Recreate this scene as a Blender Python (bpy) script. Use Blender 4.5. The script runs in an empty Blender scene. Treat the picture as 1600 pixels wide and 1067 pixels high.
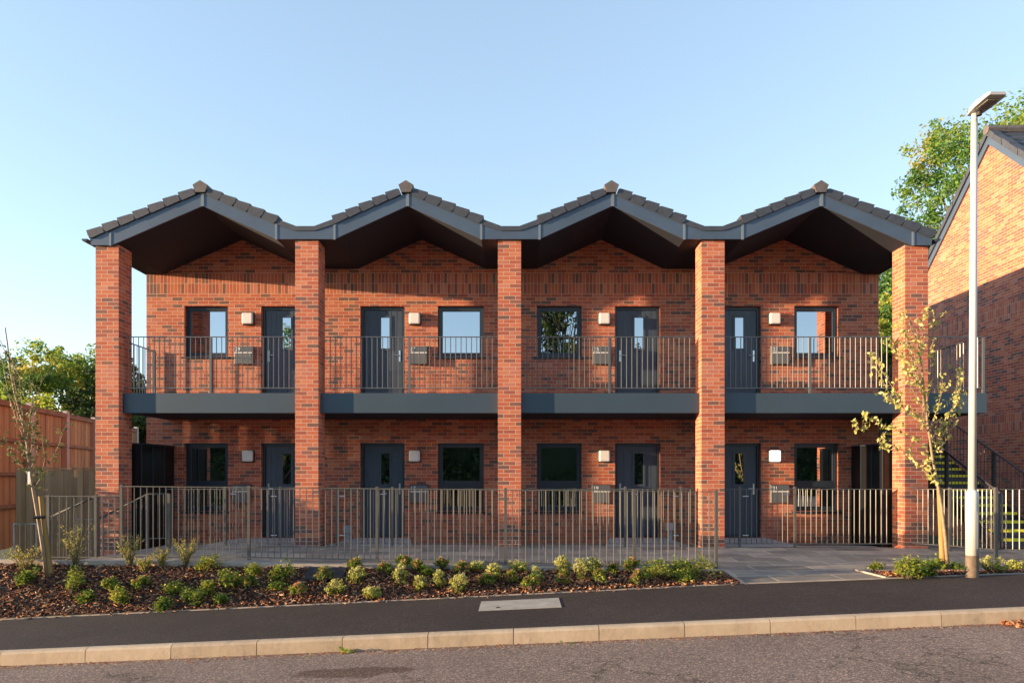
import bpy, math, random
from mathutils import Vector, Matrix, noise

scene = bpy.context.scene
COL = scene.collection
F, VX, VY, CH = 1067.0, 812.0, 743.0, 1.34     # lens and eye height measured from the photograph
def P(x, y, Y):
    return Vector(((x - VX) / F * Y, Y, CH + (VY - y) / F * Y))
def PX(x, Y): return (x - VX) / F * Y
def PZ(y, Y): return CH + (VY - y) / F * Y
def lerp(a, b, t): return a + (b - a) * t
R = math.radians

# ------------------------------------------------------------------ materials
def new_mat(name):
    m = bpy.data.materials.new(name); m.use_nodes = True
    nt = m.node_tree
    return m, nt, nt.nodes['Principled BSDF']
def N(nt, t, **kw):
    n = nt.nodes.new(t)
    for k, v in kw.items(): setattr(n, k, v)
    return n
def setin(n, **kw):
    for k, v in kw.items():
        n.inputs[k.replace('_', ' ')].default_value = v
def ramp(nt, stops, interp='LINEAR'):
    r = N(nt, 'ShaderNodeValToRGB'); r.color_ramp.interpolation = interp
    e = r.color_ramp.elements
    while len(e) < len(stops): e.new(0.5)
    for i, (p, c) in enumerate(stops):
        e[i].position = p; e[i].color = (*c, 1)
    return r
def mathn(nt, op, a, b):
    n = N(nt, 'ShaderNodeMath', operation=op)
    for i, s in enumerate((a, b)):
        if isinstance(s, (int, float)): n.inputs[i].default_value = s
        else: nt.links.new(s, n.inputs[i])
    return n.outputs[0]
def mixc(nt, fac, a, b, blend='MIX'):
    n = N(nt, 'ShaderNodeMix', data_type='RGBA', blend_type=blend)
    for i, s in ((0, fac), (6, a), (7, b)):
        if isinstance(s, (int, float)): n.inputs[i].default_value = s
        elif isinstance(s, tuple): n.inputs[i].default_value = (*s, 1)
        else: nt.links.new(s, n.inputs[i])
    return n.outputs[2]
def noise_n(nt, vec, scale, detail=4, rough=0.6, dims='3D'):
    n = N(nt, 'ShaderNodeTexNoise'); n.inputs['Scale'].default_value = scale
    n.inputs['Detail'].default_value = detail; n.inputs['Roughness'].default_value = rough
    if vec is not None: nt.links.new(vec, n.inputs['Vector'])
    return n.outputs['Fac']
def bump(nt, b, h, strength=0.5, dist=0.01):
    n = N(nt, 'ShaderNodeBump'); n.inputs['Strength'].default_value = strength
    n.inputs['Distance'].default_value = dist
    nt.links.new(h, n.inputs['Height']); nt.links.new(n.outputs[0], b.inputs['Normal'])

def brick_mat(name, soldier=False):
    m, nt, b = new_mat(name)
    uv = N(nt, 'ShaderNodeUVMap').outputs[0]
    wob = N(nt, 'ShaderNodeTexNoise'); wob.inputs['Scale'].default_value = 9; nt.links.new(uv, wob.inputs['Vector'])
    vm = N(nt, 'ShaderNodeVectorMath', operation='SCALE'); vm.inputs['Scale'].default_value = 0.006
    nt.links.new(wob.outputs['Color'], vm.inputs[0])
    va = N(nt, 'ShaderNodeVectorMath', operation='ADD'); nt.links.new(uv, va.inputs[0]); nt.links.new(vm.outputs[0], va.inputs[1])
    t = N(nt, 'ShaderNodeTexBrick'); nt.links.new(va.outputs[0], t.inputs['Vector'])
    t.offset = 0.0 if soldier else 0.5; t.offset_frequency = 2; t.squash = 1
    setin(t, Scale=1.0, Mortar_Size=0.0047, Mortar_Smooth=0.25, Bias=0.0)
    t.inputs['Brick Width'].default_value = 0.075 if soldier else 0.225
    t.inputs['Row Height'].default_value = 0.225 if soldier else 0.075
    t.inputs['Color1'].default_value = (0, 0, 0, 1); t.inputs['Color2'].default_value = (1, 1, 1, 1)
    t.inputs['Mortar'].default_value = (0.5, 0.5, 0.5, 1)
    rnd = N(nt, 'ShaderNodeSeparateColor'); nt.links.new(t.outputs['Color'], rnd.inputs[0])
    cl = noise_n(nt, uv, 0.55, 2)
    v = mathn(nt, 'ADD', rnd.outputs[0], mathn(nt, 'MULTIPLY', mathn(nt, 'SUBTRACT', cl, 0.5), 0.42))
    rp = ramp(nt, [(0.0, (0.15, 0.074, 0.064)), (0.11, (0.18, 0.084, 0.066)), (0.16, (0.26, 0.092, 0.064)), (0.28, (0.33, 0.080, 0.052)),
                   (0.42, (0.44, 0.108, 0.055)), (0.6, (0.49, 0.142, 0.068)), (0.72, (0.41, 0.090, 0.049)), (0.82, (0.54, 0.182, 0.090)), (0.92, (0.43, 0.136, 0.088)), (1.0, (0.50, 0.185, 0.118))])
    nt.links.new(v, rp.inputs[0])
    fn = noise_n(nt, uv, 38, 3)
    stain = noise_n(nt, uv, 1.6, 3)
    k = mathn(nt, 'ADD', mathn(nt, 'MULTIPLY', fn, 0.5), mathn(nt, 'MULTIPLY', stain, 0.34))
    kk = mathn(nt, 'ADD', k, 0.6)
    comb = N(nt, 'ShaderNodeCombineColor')
    for i in range(3): nt.links.new(kk, comb.inputs[i])
    c1 = mixc(nt, 1.0, rp.outputs[0], comb.outputs[0], 'MULTIPLY')
    c2 = mixc(nt, t.outputs['Fac'], c1, (0.54, 0.365, 0.275))
    nt.links.new(c2, b.inputs['Base Color'])
    setin(b, Roughness=0.85)
    h = mathn(nt, 'ADD', mathn(nt, 'MULTIPLY', t.outputs['Fac'], -1.0), mathn(nt, 'MULTIPLY', fn, 0.35))
    bump(nt, b, h, 0.45, 0.006)
    return m

def plain(name, col, rough=0.5, metal=0.0, var=0.0, scale=6, bmp=0.0, bscale=60, spec=0.5):
    m, nt, b = new_mat(name)
    setin(b, Roughness=rough, Metallic=metal)
    b.inputs['Specular IOR Level'].default_value = spec
    tc = N(nt, 'ShaderNodeTexCoord').outputs['Object']
    if var:
        n = noise_n(nt, tc, scale, 5)
        a = tuple(c * (1 - var) for c in col); d = tuple(min(1, c * (1 + var)) for c in col)
        r = ramp(nt, [(0.3, a), (0.7, d)]); nt.links.new(n, r.inputs[0]); nt.links.new(r.outputs[0], b.inputs['Base Color'])
    else: b.inputs['Base Color'].default_value = (*col, 1)
    if bmp: bump(nt, b, noise_n(nt, tc, bscale, 4), bmp, 0.004)
    return m

def asphalt(name, dark, light, speck, sc, patches):
    m, nt, b = new_mat(name)
    tc = N(nt, 'ShaderNodeTexCoord').outputs['Object']
    big = noise_n(nt, tc, 0.7, 5, 0.65); fine = noise_n(nt, tc, sc, 2, 0.7)
    vo = N(nt, 'ShaderNodeTexVoronoi'); vo.inputs['Scale'].default_value = sc * 1.1; nt.links.new(tc, vo.inputs['Vector'])
    r = ramp(nt, [(0.3, dark), (0.7, light)]); nt.links.new(big, r.inputs[0])
    vc = N(nt, 'ShaderNodeSeparateColor'); nt.links.new(vo.outputs['Color'], vc.inputs[0])
    sp = ramp(nt, [(0.0, (0.5, 0.5, 0.5)), (0.72, (0.95, 0.95, 0.95)), (0.86, (1.5, 1.42, 1.35)), (1.0, speck)]); nt.links.new(vc.outputs[0], sp.inputs[0])
    c = mixc(nt, 1.0, r.outputs[0], sp.outputs[0], 'MULTIPLY')
    if patches:
        # a damp stain and tar lines with shapes of their own
        mp = N(nt, 'ShaderNodeMapping'); nt.links.new(tc, mp.inputs['Vector'])
        mp.inputs['Location'].default_value = (1.65 * 0.95, -6.48 * 3.0, 0); mp.inputs['Scale'].default_value = (0.95, 3.0, 0)
        ds = N(nt, 'ShaderNodeVectorMath', operation='LENGTH'); nt.links.new(mp.outputs[0], ds.inputs[0])
        wob = noise_n(nt, tc, 3.0, 4)
        dd = mathn(nt, 'ADD', ds.outputs['Value'], mathn(nt, 'MULTIPLY', wob, 0.9))
        pr = ramp(nt, [(0.9, (0.56, 0.49, 0.44)), (1.05, (1, 1, 1))]); nt.links.new(dd, pr.inputs[0])
        c = mixc(nt, 1.0, c, pr.outputs[0], 'MULTIPLY')
        v2 = N(nt, 'ShaderNodeTexVoronoi', feature='DISTANCE_TO_EDGE'); v2.inputs['Scale'].default_value = 0.55
        w2 = N(nt, 'ShaderNodeTexNoise'); w2.inputs['Scale'].default_value = 2.5; w2.inputs['Detail'].default_value = 5; nt.links.new(tc, w2.inputs['Vector'])
        va = N(nt, 'ShaderNodeVectorMath', operation='ADD'); nt.links.new(tc, va.inputs[0]); nt.links.new(w2.outputs['Color'], va.inputs[1]); nt.links.new(va.outputs[0], v2.inputs['Vector'])
        gate = noise_n(nt, tc, 0.45, 2)
        cr = mathn(nt, 'ADD', v2.outputs['Distance'], mathn(nt, 'MULTIPLY', mathn(nt, 'GREATER_THAN', 0.49, gate), 1.0))
        crr = ramp(nt, [(0.0, (0.45, 0.45, 0.45)), (0.013, (1, 1, 1))]); nt.links.new(cr, crr.inputs[0])
        c = mixc(nt, 1.0, c, crr.outputs[0], 'MULTIPLY')
    nt.links.new(c, b.inputs['Base Color']); setin(b, Roughness=0.82)
    b.inputs['Specular IOR Level'].default_value = 0.3
    bump(nt, b, mathn(nt, 'ADD', fine, mathn(nt, 'MULTIPLY', vo.outputs['Distance'], 0.8)), 0.5, 0.006)
    return m

def slab_mat(name):
    m, nt, b = new_mat(name)
    uv = N(nt, 'ShaderNodeUVMap').outputs[0]
    t = N(nt, 'ShaderNodeTexBrick'); nt.links.new(uv, t.inputs['Vector'])
    t.offset = 0.5; setin(t, Scale=1.0, Mortar_Size=0.011, Mortar_Smooth=0.2, Bias=0.0)
    t.inputs['Brick Width'].default_value = 0.9; t.inputs['Row Height'].default_value = 0.45
    t.inputs['Color1'].default_value = (0.19, 0.172, 0.158, 1); t.inputs['Color2'].default_value = (0.42, 0.365, 0.315, 1)
    t.inputs['Mortar'].default_value = (0.62, 0.50, 0.39, 1)
    n1 = noise_n(nt, uv, 2.2, 6, 0.65)
    r = ramp(nt, [(0.3, (0.62, 0.65, 0.70)), (0.7, (1.3, 1.22, 1.10))]); nt.links.new(n1, r.inputs[0])
    c = mixc(nt, 1.0, t.outputs['Color'], r.outputs[0], 'MULTIPLY')
    nt.links.new(c, b.inputs['Base Color']); setin(b, Roughness=0.6)
    h = mathn(nt, 'SUBTRACT', mathn(nt, 'MULTIPLY', noise_n(nt, uv, 14, 4), 0.5), t.outputs['Fac'])
    bump(nt, b, h, 0.35, 0.008)
    return m

def wood_mat(name, c0, c1, c2, rough=0.75):
    m, nt, b = new_mat(name)
    uv = N(nt, 'ShaderNodeUVMap').outputs[0]
    sx = N(nt, 'ShaderNodeSeparateXYZ'); nt.links.new(uv, sx.inputs[0])
    bi = mathn(nt, 'FLOOR', mathn(nt, 'MULTIPLY', sx.outputs[0], 9.0), 0)
    wn = N(nt, 'ShaderNodeTexWhiteNoise', noise_dimensions='1D'); nt.links.new(bi, wn.inputs['W'])
    mp = N(nt, 'ShaderNodeMapping'); nt.links.new(uv, mp.inputs['Vector']); mp.inputs['Scale'].default_value = (26, 1.6, 1)
    g = noise_n(nt, mp.outputs[0], 1.0, 5, 0.6)
    blotch = noise_n(nt, uv, 1.1, 4)
    v = mathn(nt, 'ADD', mathn(nt, 'MULTIPLY', g, 0.5), mathn(nt, 'ADD', mathn(nt, 'MULTIPLY', wn.outputs['Value'], 0.3), mathn(nt, 'MULTIPLY', blotch, 0.35)))
    r = ramp(nt, [(0.3, c0), (0.58, c1), (0.85, c2)]); nt.links.new(v, r.inputs[0])
    nt.links.new(r.outputs[0], b.inputs['Base Color']); setin(b, Roughness=rough)
    bump(nt, b, g, 0.4, 0.004)
    return m

def leaf_mat(name, stops, trans=0.35, rough=0.55):
    m, nt, b = new_mat(name)
    uv = N(nt, 'ShaderNodeUVMap').outputs[0]
    sx = N(nt, 'ShaderNodeSeparateXYZ'); nt.links.new(uv, sx.inputs[0])
    r = ramp(nt, stops); nt.links.new(sx.outputs[0], r.inputs[0])
    nt.links.new(r.outputs[0], b.inputs['Base Color']); setin(b, Roughness=rough)
    b.inputs['Specular IOR Level'].default_value = 0.35
    tr = N(nt, 'ShaderNodeBsdfTranslucent'); nt.links.new(r.outputs[0], tr.inputs[0])
    mx = N(nt, 'ShaderNodeMixShader'); mx.inputs[0].default_value = trans
    nt.links.new(b.outputs[0], mx.inputs[1]); nt.links.new(tr.outputs[0], mx.inputs[2])
    nt.links.new(mx.outputs[0], nt.nodes['Material Output'].inputs[0])
    return m

def glass_mat(name, refl, body):
    m, nt, b = new_mat(name)
    b.inputs['Base Color'].default_value = (*body, 1); setin(b, Roughness=0.05)
    g = N(nt, 'ShaderNodeBsdfGlossy'); g.inputs['Roughness'].default_value = 0.0; g.inputs['Color'].default_value = (0.86, 0.93, 1.0, 1)
    tc = N(nt, 'ShaderNodeTexCoord').outputs['Object']
    bp = N(nt, 'ShaderNodeBump'); bp.inputs['Strength'].default_value = 0.03; bp.inputs['Distance'].default_value = 0.02
    nt.links.new(noise_n(nt, tc, 2.5, 1), bp.inputs['Height']); nt.links.new(bp.outputs[0], g.inputs['Normal'])
    mx = N(nt, 'ShaderNodeMixShader'); mx.inputs[0].default_value = refl
    nt.links.new(b.outputs[0], mx.inputs[1]); nt.links.new(g.outputs[0], mx.inputs[2])
    nt.links.new(mx.outputs[0], nt.nodes['Material Output'].inputs[0])
    return m

def door_mat(name):
    m, nt, b = new_mat(name)
    uv = N(nt, 'ShaderNodeUVMap').outputs[0]
    mp = N(nt, 'ShaderNodeMapping'); nt.links.new(uv, mp.inputs['Vector']); mp.inputs['Scale'].default_value = (60, 3.2, 1)
    g = noise_n(nt, mp.outputs[0], 1.0, 4, 0.6)
    r = ramp(nt, [(0.35, (0.036, 0.055, 0.085)), (0.65, (0.056, 0.080, 0.115))]); nt.links.new(g, r.inputs[0])
    nt.links.new(r.outputs[0], b.inputs['Base Color']); setin(b, Roughness=0.45)
    bump(nt, b, g, 0.25, 0.002)
    return m

M = {}
M['brick'] = brick_mat('brick'); M['soldier'] = brick_mat('soldier_brick', True)
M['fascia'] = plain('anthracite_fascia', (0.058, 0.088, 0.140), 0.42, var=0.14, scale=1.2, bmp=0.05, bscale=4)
M['balcony'] = plain('balcony_cladding', (0.040, 0.064, 0.090), 0.42, var=0.08, scale=0.8, bmp=0.04, bscale=3)
M['trim'] = plain('joint_trim', (0.15, 0.185, 0.23), 0.35)
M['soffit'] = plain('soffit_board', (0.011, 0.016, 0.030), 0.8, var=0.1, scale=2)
M['tile'] = plain('roof_tile', (0.046, 0.053, 0.072), 0.6, var=0.22, scale=9, bmp=0.3, bscale=70)
M['ridge'] = plain('ridge_tile', (0.115, 0.10, 0.10), 0.7, var=0.2, scale=8, bmp=0.3, bscale=70)
M['door'] = door_mat('door_skin')
M['frame'] = plain('window_frame', (0.022, 0.032, 0.050), 0.36)
M['glass'] = glass_mat('glazing', 0.50, (0.006, 0.007, 0.008))
M['steel'] = plain('brushed_steel', (0.62, 0.62, 0.62), 0.28, 1.0)
M['rail'] = plain('railing_paint', (0.096, 0.095, 0.086), 0.32, var=0.15, scale=12, spec=0.9)
M['raildark'] = plain('balcony_railing_paint', (0.085, 0.088, 0.092), 0.3, spec=1.0)
M['raillit'] = plain('railing_paint_sunlit', (0.135, 0.132, 0.120), 0.3, spec=0.9)  # lighter copy of the railing paint, sunlight on the bars put into the colour
M['darkrail'] = plain('handrail_coating', (0.07, 0.072, 0.075), 0.65, spec=0.25)
M['galv'] = plain('galvanised_steel', (0.30, 0.31, 0.32), 0.4, 0.6, var=0.15, scale=10)
M['lampwhite'] = plain('lamp_diffuser', (0.80, 0.78, 0.76), 0.35)
M['lampback'] = plain('lamp_base', (0.03, 0.032, 0.036), 0.5)
M['boxgrey'] = plain('letterbox_steel', (0.120, 0.125, 0.135), 0.45)
M['boxside'] = plain('letterbox_lid', (0.095, 0.102, 0.115), 0.45)
M['white'] = plain('white_paint', (0.80, 0.80, 0.80), 0.5)
M['blackgloss'] = plain('black_panel', (0.010, 0.010, 0.011), 0.3, spec=0.3)
M['black'] = plain('black_seam', (0.006, 0.006, 0.006), 0.6)
M['road'] = asphalt('worn_road', (0.205, 0.152, 0.125), (0.285, 0.214, 0.176), (2.0, 1.8, 1.6), 75, True)
M['pave'] = asphalt('new_asphalt', (0.036, 0.029, 0.028), (0.056, 0.045, 0.043), (2.2, 2.0, 1.9), 95, False)
M['kerb'] = plain('kerb_concrete', (0.45, 0.345, 0.235), 0.85, var=0.2, scale=3.5, bmp=0.35, bscale=90)
def kerb_mat():
    m, nt, b = new_mat('kerb_concrete'); tc = N(nt, 'ShaderNodeTexCoord').outputs['Object']
    oi = N(nt, 'ShaderNodeObjectInfo').outputs['Random']
    n1 = noise_n(nt, tc, 2.2, 5, 0.7); n2 = noise_n(nt, tc, 22, 4, 0.7)
    mp = N(nt, 'ShaderNodeMapping'); nt.links.new(tc, mp.inputs['Vector']); mp.inputs['Scale'].default_value = (9, 2, 1.5)
    n3 = noise_n(nt, mp.outputs[0], 1.0, 4)
    v = mathn(nt, 'ADD', mathn(nt, 'ADD', mathn(nt, 'MULTIPLY', n1, 0.5), mathn(nt, 'MULTIPLY', n2, 0.22)), mathn(nt, 'ADD', mathn(nt, 'MULTIPLY', n3, 0.25), mathn(nt, 'MULTIPLY', oi, 0.14)))
    r = ramp(nt, [(0.36, (0.24, 0.19, 0.14)), (0.46, (0.40, 0.31, 0.22)), (0.58, (0.48, 0.375, 0.265)), (0.72, (0.54, 0.44, 0.33))]); nt.links.new(v, r.inputs[0])
    nt.links.new(r.outputs[0], b.inputs['Base Color']); setin(b, Roughness=0.88)
    bump(nt, b, n2, 0.5, 0.006)
    return m
M['kerb'] = kerb_mat()
M['edging'] = plain('edging_concrete', (0.36, 0.31, 0.26), 0.85, var=0.2, scale=4, bmp=0.3)
M['slabs'] = slab_mat('paving_slabs')
M['ramp'] = plain('pale_concrete', (0.56, 0.55, 0.55), 0.8, var=0.15, scale=3)
M['cover'] = plain('concrete_cover', (0.36, 0.33, 0.29), 0.85, var=0.2, scale=5, bmp=0.4)
M['soil'] = plain('soil', (0.05, 0.032, 0.022), 0.95, var=0.5, scale=14, bmp=1.0, bscale=45)
M['ground'] = plain('ground_earth', (0.075, 0.085, 0.04), 0.95, var=0.4, scale=2)
M['bark'] = leaf_mat('bark_chips', [(0.0, (0.035, 0.015, 0.011)), (0.3, (0.10, 0.040, 0.024)), (0.58, (0.28, 0.105, 0.050)), (0.85, (0.50, 0.22, 0.10)), (1.0, (0.66, 0.44, 0.27))], 0.0, 0.85)
M['fencewood'] = wood_mat('brown_fence_wood', (0.19, 0.085, 0.031), (0.35, 0.175, 0.062), (0.50, 0.28, 0.11))
M['fencerail'] = wood_mat('brown_rail_wood', (0.13, 0.055, 0.022), (0.21, 0.085, 0.032), (0.27, 0.115, 0.045))
M['oldwood'] = wood_mat('weathered_boards', (0.15, 0.082, 0.040), (0.28, 0.165, 0.085), (0.40, 0.26, 0.145))
M['concrete'] = plain('concrete_post', (0.38, 0.36, 0.35), 0.9, var=0.12, scale=6, bmp=0.3)
M['trunk'] = plain('tree_bark', (0.13, 0.10, 0.07), 0.9, var=0.35, scale=18, bmp=0.6)
M['sapling'] = plain('sapling_bark', (0.27, 0.19, 0.12), 0.7, var=0.3, scale=20)
M['stake'] = wood_mat('stake_wood', (0.18, 0.105, 0.034), (0.28, 0.172, 0.055), (0.36, 0.235, 0.085))
M['leafa'] = leaf_mat('leaf_green', [(0.0, (0.050, 0.125, 0.030)), (0.3, (0.095, 0.22, 0.042)), (0.6, (0.165, 0.31, 0.052)), (0.85, (0.29, 0.38, 0.058)), (1.0, (0.44, 0.37, 0.065))], 0.5)
M['leafc'] = leaf_mat('leaf_yellow_green', [(0.0, (0.075, 0.15, 0.03)), (0.3, (0.15, 0.26, 0.045)), (0.6, (0.28, 0.37, 0.06)), (0.85, (0.44, 0.44, 0.07)), (1.0, (0.56, 0.42, 0.08))], 0.58)
M['leafb'] = leaf_mat('leaf_deep_green', [(0.0, (0.014, 0.034, 0.008)), (0.5, (0.035, 0.07, 0.014)), (1.0, (0.08, 0.12, 0.025))])
M['leafpale'] = leaf_mat('leaf_pale_autumn', [(0.0, (0.24, 0.30, 0.06)), (0.5, (0.45, 0.44, 0.13)), (1.0, (0.60, 0.54, 0.24))], 0.3)
M['leafsap'] = leaf_mat('leaf_sapling', [(0.0, (0.05, 0.08, 0.025)), (0.6, (0.12, 0.15, 0.04)), (1.0, (0.25, 0.23, 0.08))], 0.3)
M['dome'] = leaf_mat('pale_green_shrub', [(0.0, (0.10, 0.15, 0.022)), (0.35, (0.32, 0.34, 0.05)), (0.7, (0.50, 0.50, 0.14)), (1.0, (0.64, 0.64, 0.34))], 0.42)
M['skim'] = leaf_mat('red_topped_shrub', [(0.0, (0.06, 0.12, 0.02)), (0.35, (0.18, 0.26, 0.035)), (0.6, (0.38, 0.37, 0.06)), (0.68, (0.46, 0.16, 0.11)), (1.0, (0.64, 0.31, 0.22))], 0.4)
M['shrub'] = leaf_mat('green_shrub', [(0.0, (0.04, 0.095, 0.016)), (0.4, (0.14, 0.23, 0.03)), (0.7, (0.30, 0.34, 0.05)), (1.0, (0.52, 0.44, 0.10))], 0.42)
M['twig'] = leaf_mat('wispy_shrub', [(0.0, (0.18, 0.24, 0.045)), (0.5, (0.38, 0.38, 0.08)), (1.0, (0.50, 0.33, 0.11))], 0.42)
M['polepaint'] = plain('lamp_column_paint', (0.52, 0.52, 0.52), 0.38, var=0.05, scale=3)
M['polefoot'] = plain('column_foot_coating', (0.125, 0.095, 0.070), 0.75, var=0.3, scale=18)
M['lamphead'] = plain('lamp_head_paint', (0.42, 0.40, 0.39), 0.4)
M['lens'] = plain('lamp_lens', (0.20, 0.19, 0.18), 0.12)
M['yellow'] = plain('yellow_nosing', (0.88, 0.74, 0.02), 0.6)
M['stairsteel'] = plain('stair_steel', (0.055, 0.052, 0.062), 0.5)
M['plasticgrey'] = plain('grey_plastic', (0.34, 0.36, 0.40), 0.5)
m_, nt_, b_ = new_mat('lit_diffuser'); M['lamplit'] = m_
setin(b_, Roughness=0.4); b_.inputs['Base Color'].default_value = (0.8, 0.8, 0.78, 1)
b_.inputs['Emission Color'].default_value = (1, 0.97, 0.92, 1); b_.inputs['Emission Strength'].default_value = 0.35

# ------------------------------------------------------------------ mesh builder
LOC = {}
class MB:
    def __init__(s): s.v, s.f, s.uv, s.m = [], [], [], []
    def poly(s, pts, m=0, uv=None):
        i = len(s.v); s.v += [tuple(p) for p in pts]; s.f.append(tuple(range(i, i + len(pts)))); s.m.append(m); s.uv.append(uv)
    def hexa(s, p, m=0):      # p: 8 points, bottom 4 then top 4, both counter-clockwise from above
        i = len(s.v); s.v += [tuple(q) for q in p]
        for f in ((3, 2, 1, 0), (4, 5, 6, 7), (0, 1, 5, 4), (1, 2, 6, 5), (2, 3, 7, 6), (3, 0, 4, 7)):
            s.f.append(tuple(i + k for k in f)); s.m.append(m); s.uv.append(None)
    def box(s, x0, x1, y0, y1, z0, z1, m=0):
        s.hexa([(x0, y0, z0), (x1, y0, z0), (x1, y1, z0), (x0, y1, z0), (x0, y0, z1), (x1, y0, z1), (x1, y1, z1), (x0, y1, z1)], m)
    def beam(s, a, b, w, h, m=0, up=(0, 0, 1)):
        a, b = Vector(a), Vector(b); d = (b - a).normalized(); u = Vector(up)
        if abs(d.dot(u)) > 0.98: u = Vector((0, 1, 0))
        sd = d.cross(u).normalized(); u = sd.cross(d).normalized()
        q = []
        for k in (-h / 2, h / 2):
            q += [a + sd * w / 2 + u * k, b + sd * w / 2 + u * k, b - sd * w / 2 + u * k, a - sd * w / 2 + u * k]
        s.hexa(q, m)
    def tube(s, pts, rad, seg=8, m=0, cap=True):
        pts = [Vector(p) for p in pts]
        if not isinstance(rad, (list, tuple)): rad = [rad] * len(pts)
        rings = []; ref = None
        for k, p in enumerate(pts):
            d = (pts[min(k + 1, len(pts) - 1)] - pts[max(k - 1, 0)]).normalized()
            if ref is None:
                ref = Vector((1, 0, 0)) if abs(d.x) < 0.9 else Vector((0, 1, 0))
            u = (ref - d * ref.dot(d)).normalized(); ref = u; w = d.cross(u)
            i = len(s.v); rings.append(i)
            for j in range(seg):
                an = 2 * math.pi * j / seg
                s.v.append(tuple(p + (u * math.cos(an) + w * math.sin(an)) * rad[k]))
        for k in range(len(pts) - 1):
            for j in range(seg):
                a, b = rings[k] + j, rings[k] + (j + 1) % seg; c, e = rings[k + 1] + (j + 1) % seg, rings[k + 1] + j
                s.f.append((a, b, c, e)); s.m.append(m); s.uv.append(None)
        if cap:
            s.f.append(tuple(rings[0] + j for j in reversed(range(seg)))); s.m.append(m); s.uv.append(None)
            s.f.append(tuple(rings[-1] + j for j in range(seg))); s.m.append(m); s.uv.append(None)
    def prism(s, xz, y0, y1, m=0):     # polygon in x,z (counter-clockwise seen from the front, -y) extruded along y
        n = len(xz)
        s.poly([(x, y0, z) for x, z in xz], m); s.poly([(x, y1, z) for x, z in reversed(xz)], m)
        for k in range(n):
            (xa, za), (xb, zb) = xz[k], xz[(k + 1) % n]
            s.poly([(xa, y0, za), (xa, y1, za), (xb, y1, zb), (xb, y0, zb)], m)
    def leaf(s, c, size, n, tone, rng, asp=0.55):
        n = n.normalized(); a = Vector((rng.uniform(-1, 1), rng.uniform(-1, 1), rng.uniform(-1, 1)))
        t = n.cross(a)
        if t.length < 1e-3: t = Vector((1, 0, 0))
        t.normalize(); b = n.cross(t)
        L, W = size, size * asp
        u = (tone, 0.5)
        s.poly([c - t * L * .5, c - t * L * .05 + b * W * .5, c + t * L * .5 - n * L * .12, c - t * L * .05 - b * W * .5], 0, [u] * 4)
    def build(s, name, mats, parent=None, loc=None, uvo=(0, 0, 0), smooth=False, bevel=0.0):
        o0 = Vector(LOC[parent.name]) if parent is not None else Vector(loc or (0, 0, 0))
        me = bpy.data.meshes.new(name)
        me.from_pydata([tuple(Vector(p) - o0) for p in s.v], [], s.f)
        if not isinstance(mats, (list, tuple)): mats = [mats]
        for k in mats: me.materials.append(M[k] if isinstance(k, str) else k)
        me.polygons.foreach_set('material_index', s.m)
        uvl = me.uv_layers.new(name='UVMap'); data = [0.0] * (len(me.loops) * 2)
        for p, cu in zip(me.polygons, s.uv):
            if cu is not None:
                for k, li in enumerate(p.loop_indices): data[2 * li], data[2 * li + 1] = cu[k]
            else:
                nx, ny, nz = (abs(c) for c in p.normal)
                for li in p.loop_indices:
                    q = s.v[me.loops[li].vertex_index]
                    x, y, z = q[0] - uvo[0], q[1] - uvo[1], q[2] - uvo[2]
                    if nz > nx and nz > ny: data[2 * li], data[2 * li + 1] = x, y
                    elif ny >= nx: data[2 * li], data[2 * li + 1] = x, z
                    else: data[2 * li], data[2 * li + 1] = y, z
        uvl.data.foreach_set('uv', data)
        if smooth: me.polygons.foreach_set('use_smooth', [True] * len(me.polygons))
        me.update()
        ob = bpy.data.objects.new(name, me); COL.objects.link(ob)
        if parent is not None: ob.parent = parent; LOC[ob.name] = tuple(o0)
        else: ob.location = o0; LOC[ob.name] = tuple(o0)
        if bevel:
            bm = ob.modifiers.new('bevel', 'BEVEL'); bm.width = bevel; bm.segments = 2; bm.limit_method = 'ANGLE'
        return ob

def tag(o, label=None, cat=None, group=None, kind=None):
    if label: o['label'] = label
    if cat: o['category'] = cat
    if group: o['group'] = group
    if kind: o['kind'] = kind
    return o
def empty(name, loc, label, cat, group=None):
    o = bpy.data.objects.new(name, None); COL.objects.link(o); o.location = loc; o.empty_display_size = 0.3
    LOC[o.name] = tuple(loc)
    return tag(o, label, cat, group)
def copy_tree(o, loc):
    def rec(s, par):
        c = s.copy(); COL.objects.link(c)
        if par is not None: c.parent = par
        for ch in [k for k in bpy.data.objects if k.parent == s]: rec(ch, c)
        return c
    c = rec(o, None); c.location = loc; LOC[c.name] = tuple(loc)
    return c

# ------------------------------------------------------------------ levels
YF, YW = 13.0, 14.8                    # front of the pillars, front wall
def zkerb(X): return -0.311 + 0.0425 * X
def zback(X):                          # back edge of the pavement at Y = 9.4
    return lerp(-0.642, -0.149, (X + 7.15) / 10.22) if X < 3.07 else lerp(-0.149, -0.008, (X - 3.07) / 3.87)
def zedge(X): return lerp(0.055, -0.09, max(-0.3, min(1.0, (X + 7.0) / 10.0)))   # paving at the front railing
YK, YB = 7.42, 9.4
def zpave(X, Y): return lerp(zkerb(X), zback(X), (Y - YK) / (YB - YK))
YE = 10.38
def zbed(X, Y):
    t = max(0, min(1, (Y - YB) / (YE - YB)))
    t = t * t * (3 - 2 * t) * 0.45 + t * 0.55
    return lerp(zback(X) + 0.01, zedge(X) - 0.03, t)
def ypaving(Y, X): # forecourt level
    if Y < 13.0: return lerp(zedge(X), -0.012 - 0.004 * X, (Y - YE) / (13.0 - YE))
    return lerp(-0.012 - 0.004 * X, -0.145, min(1, (Y - 13.0) / 1.8))
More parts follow.
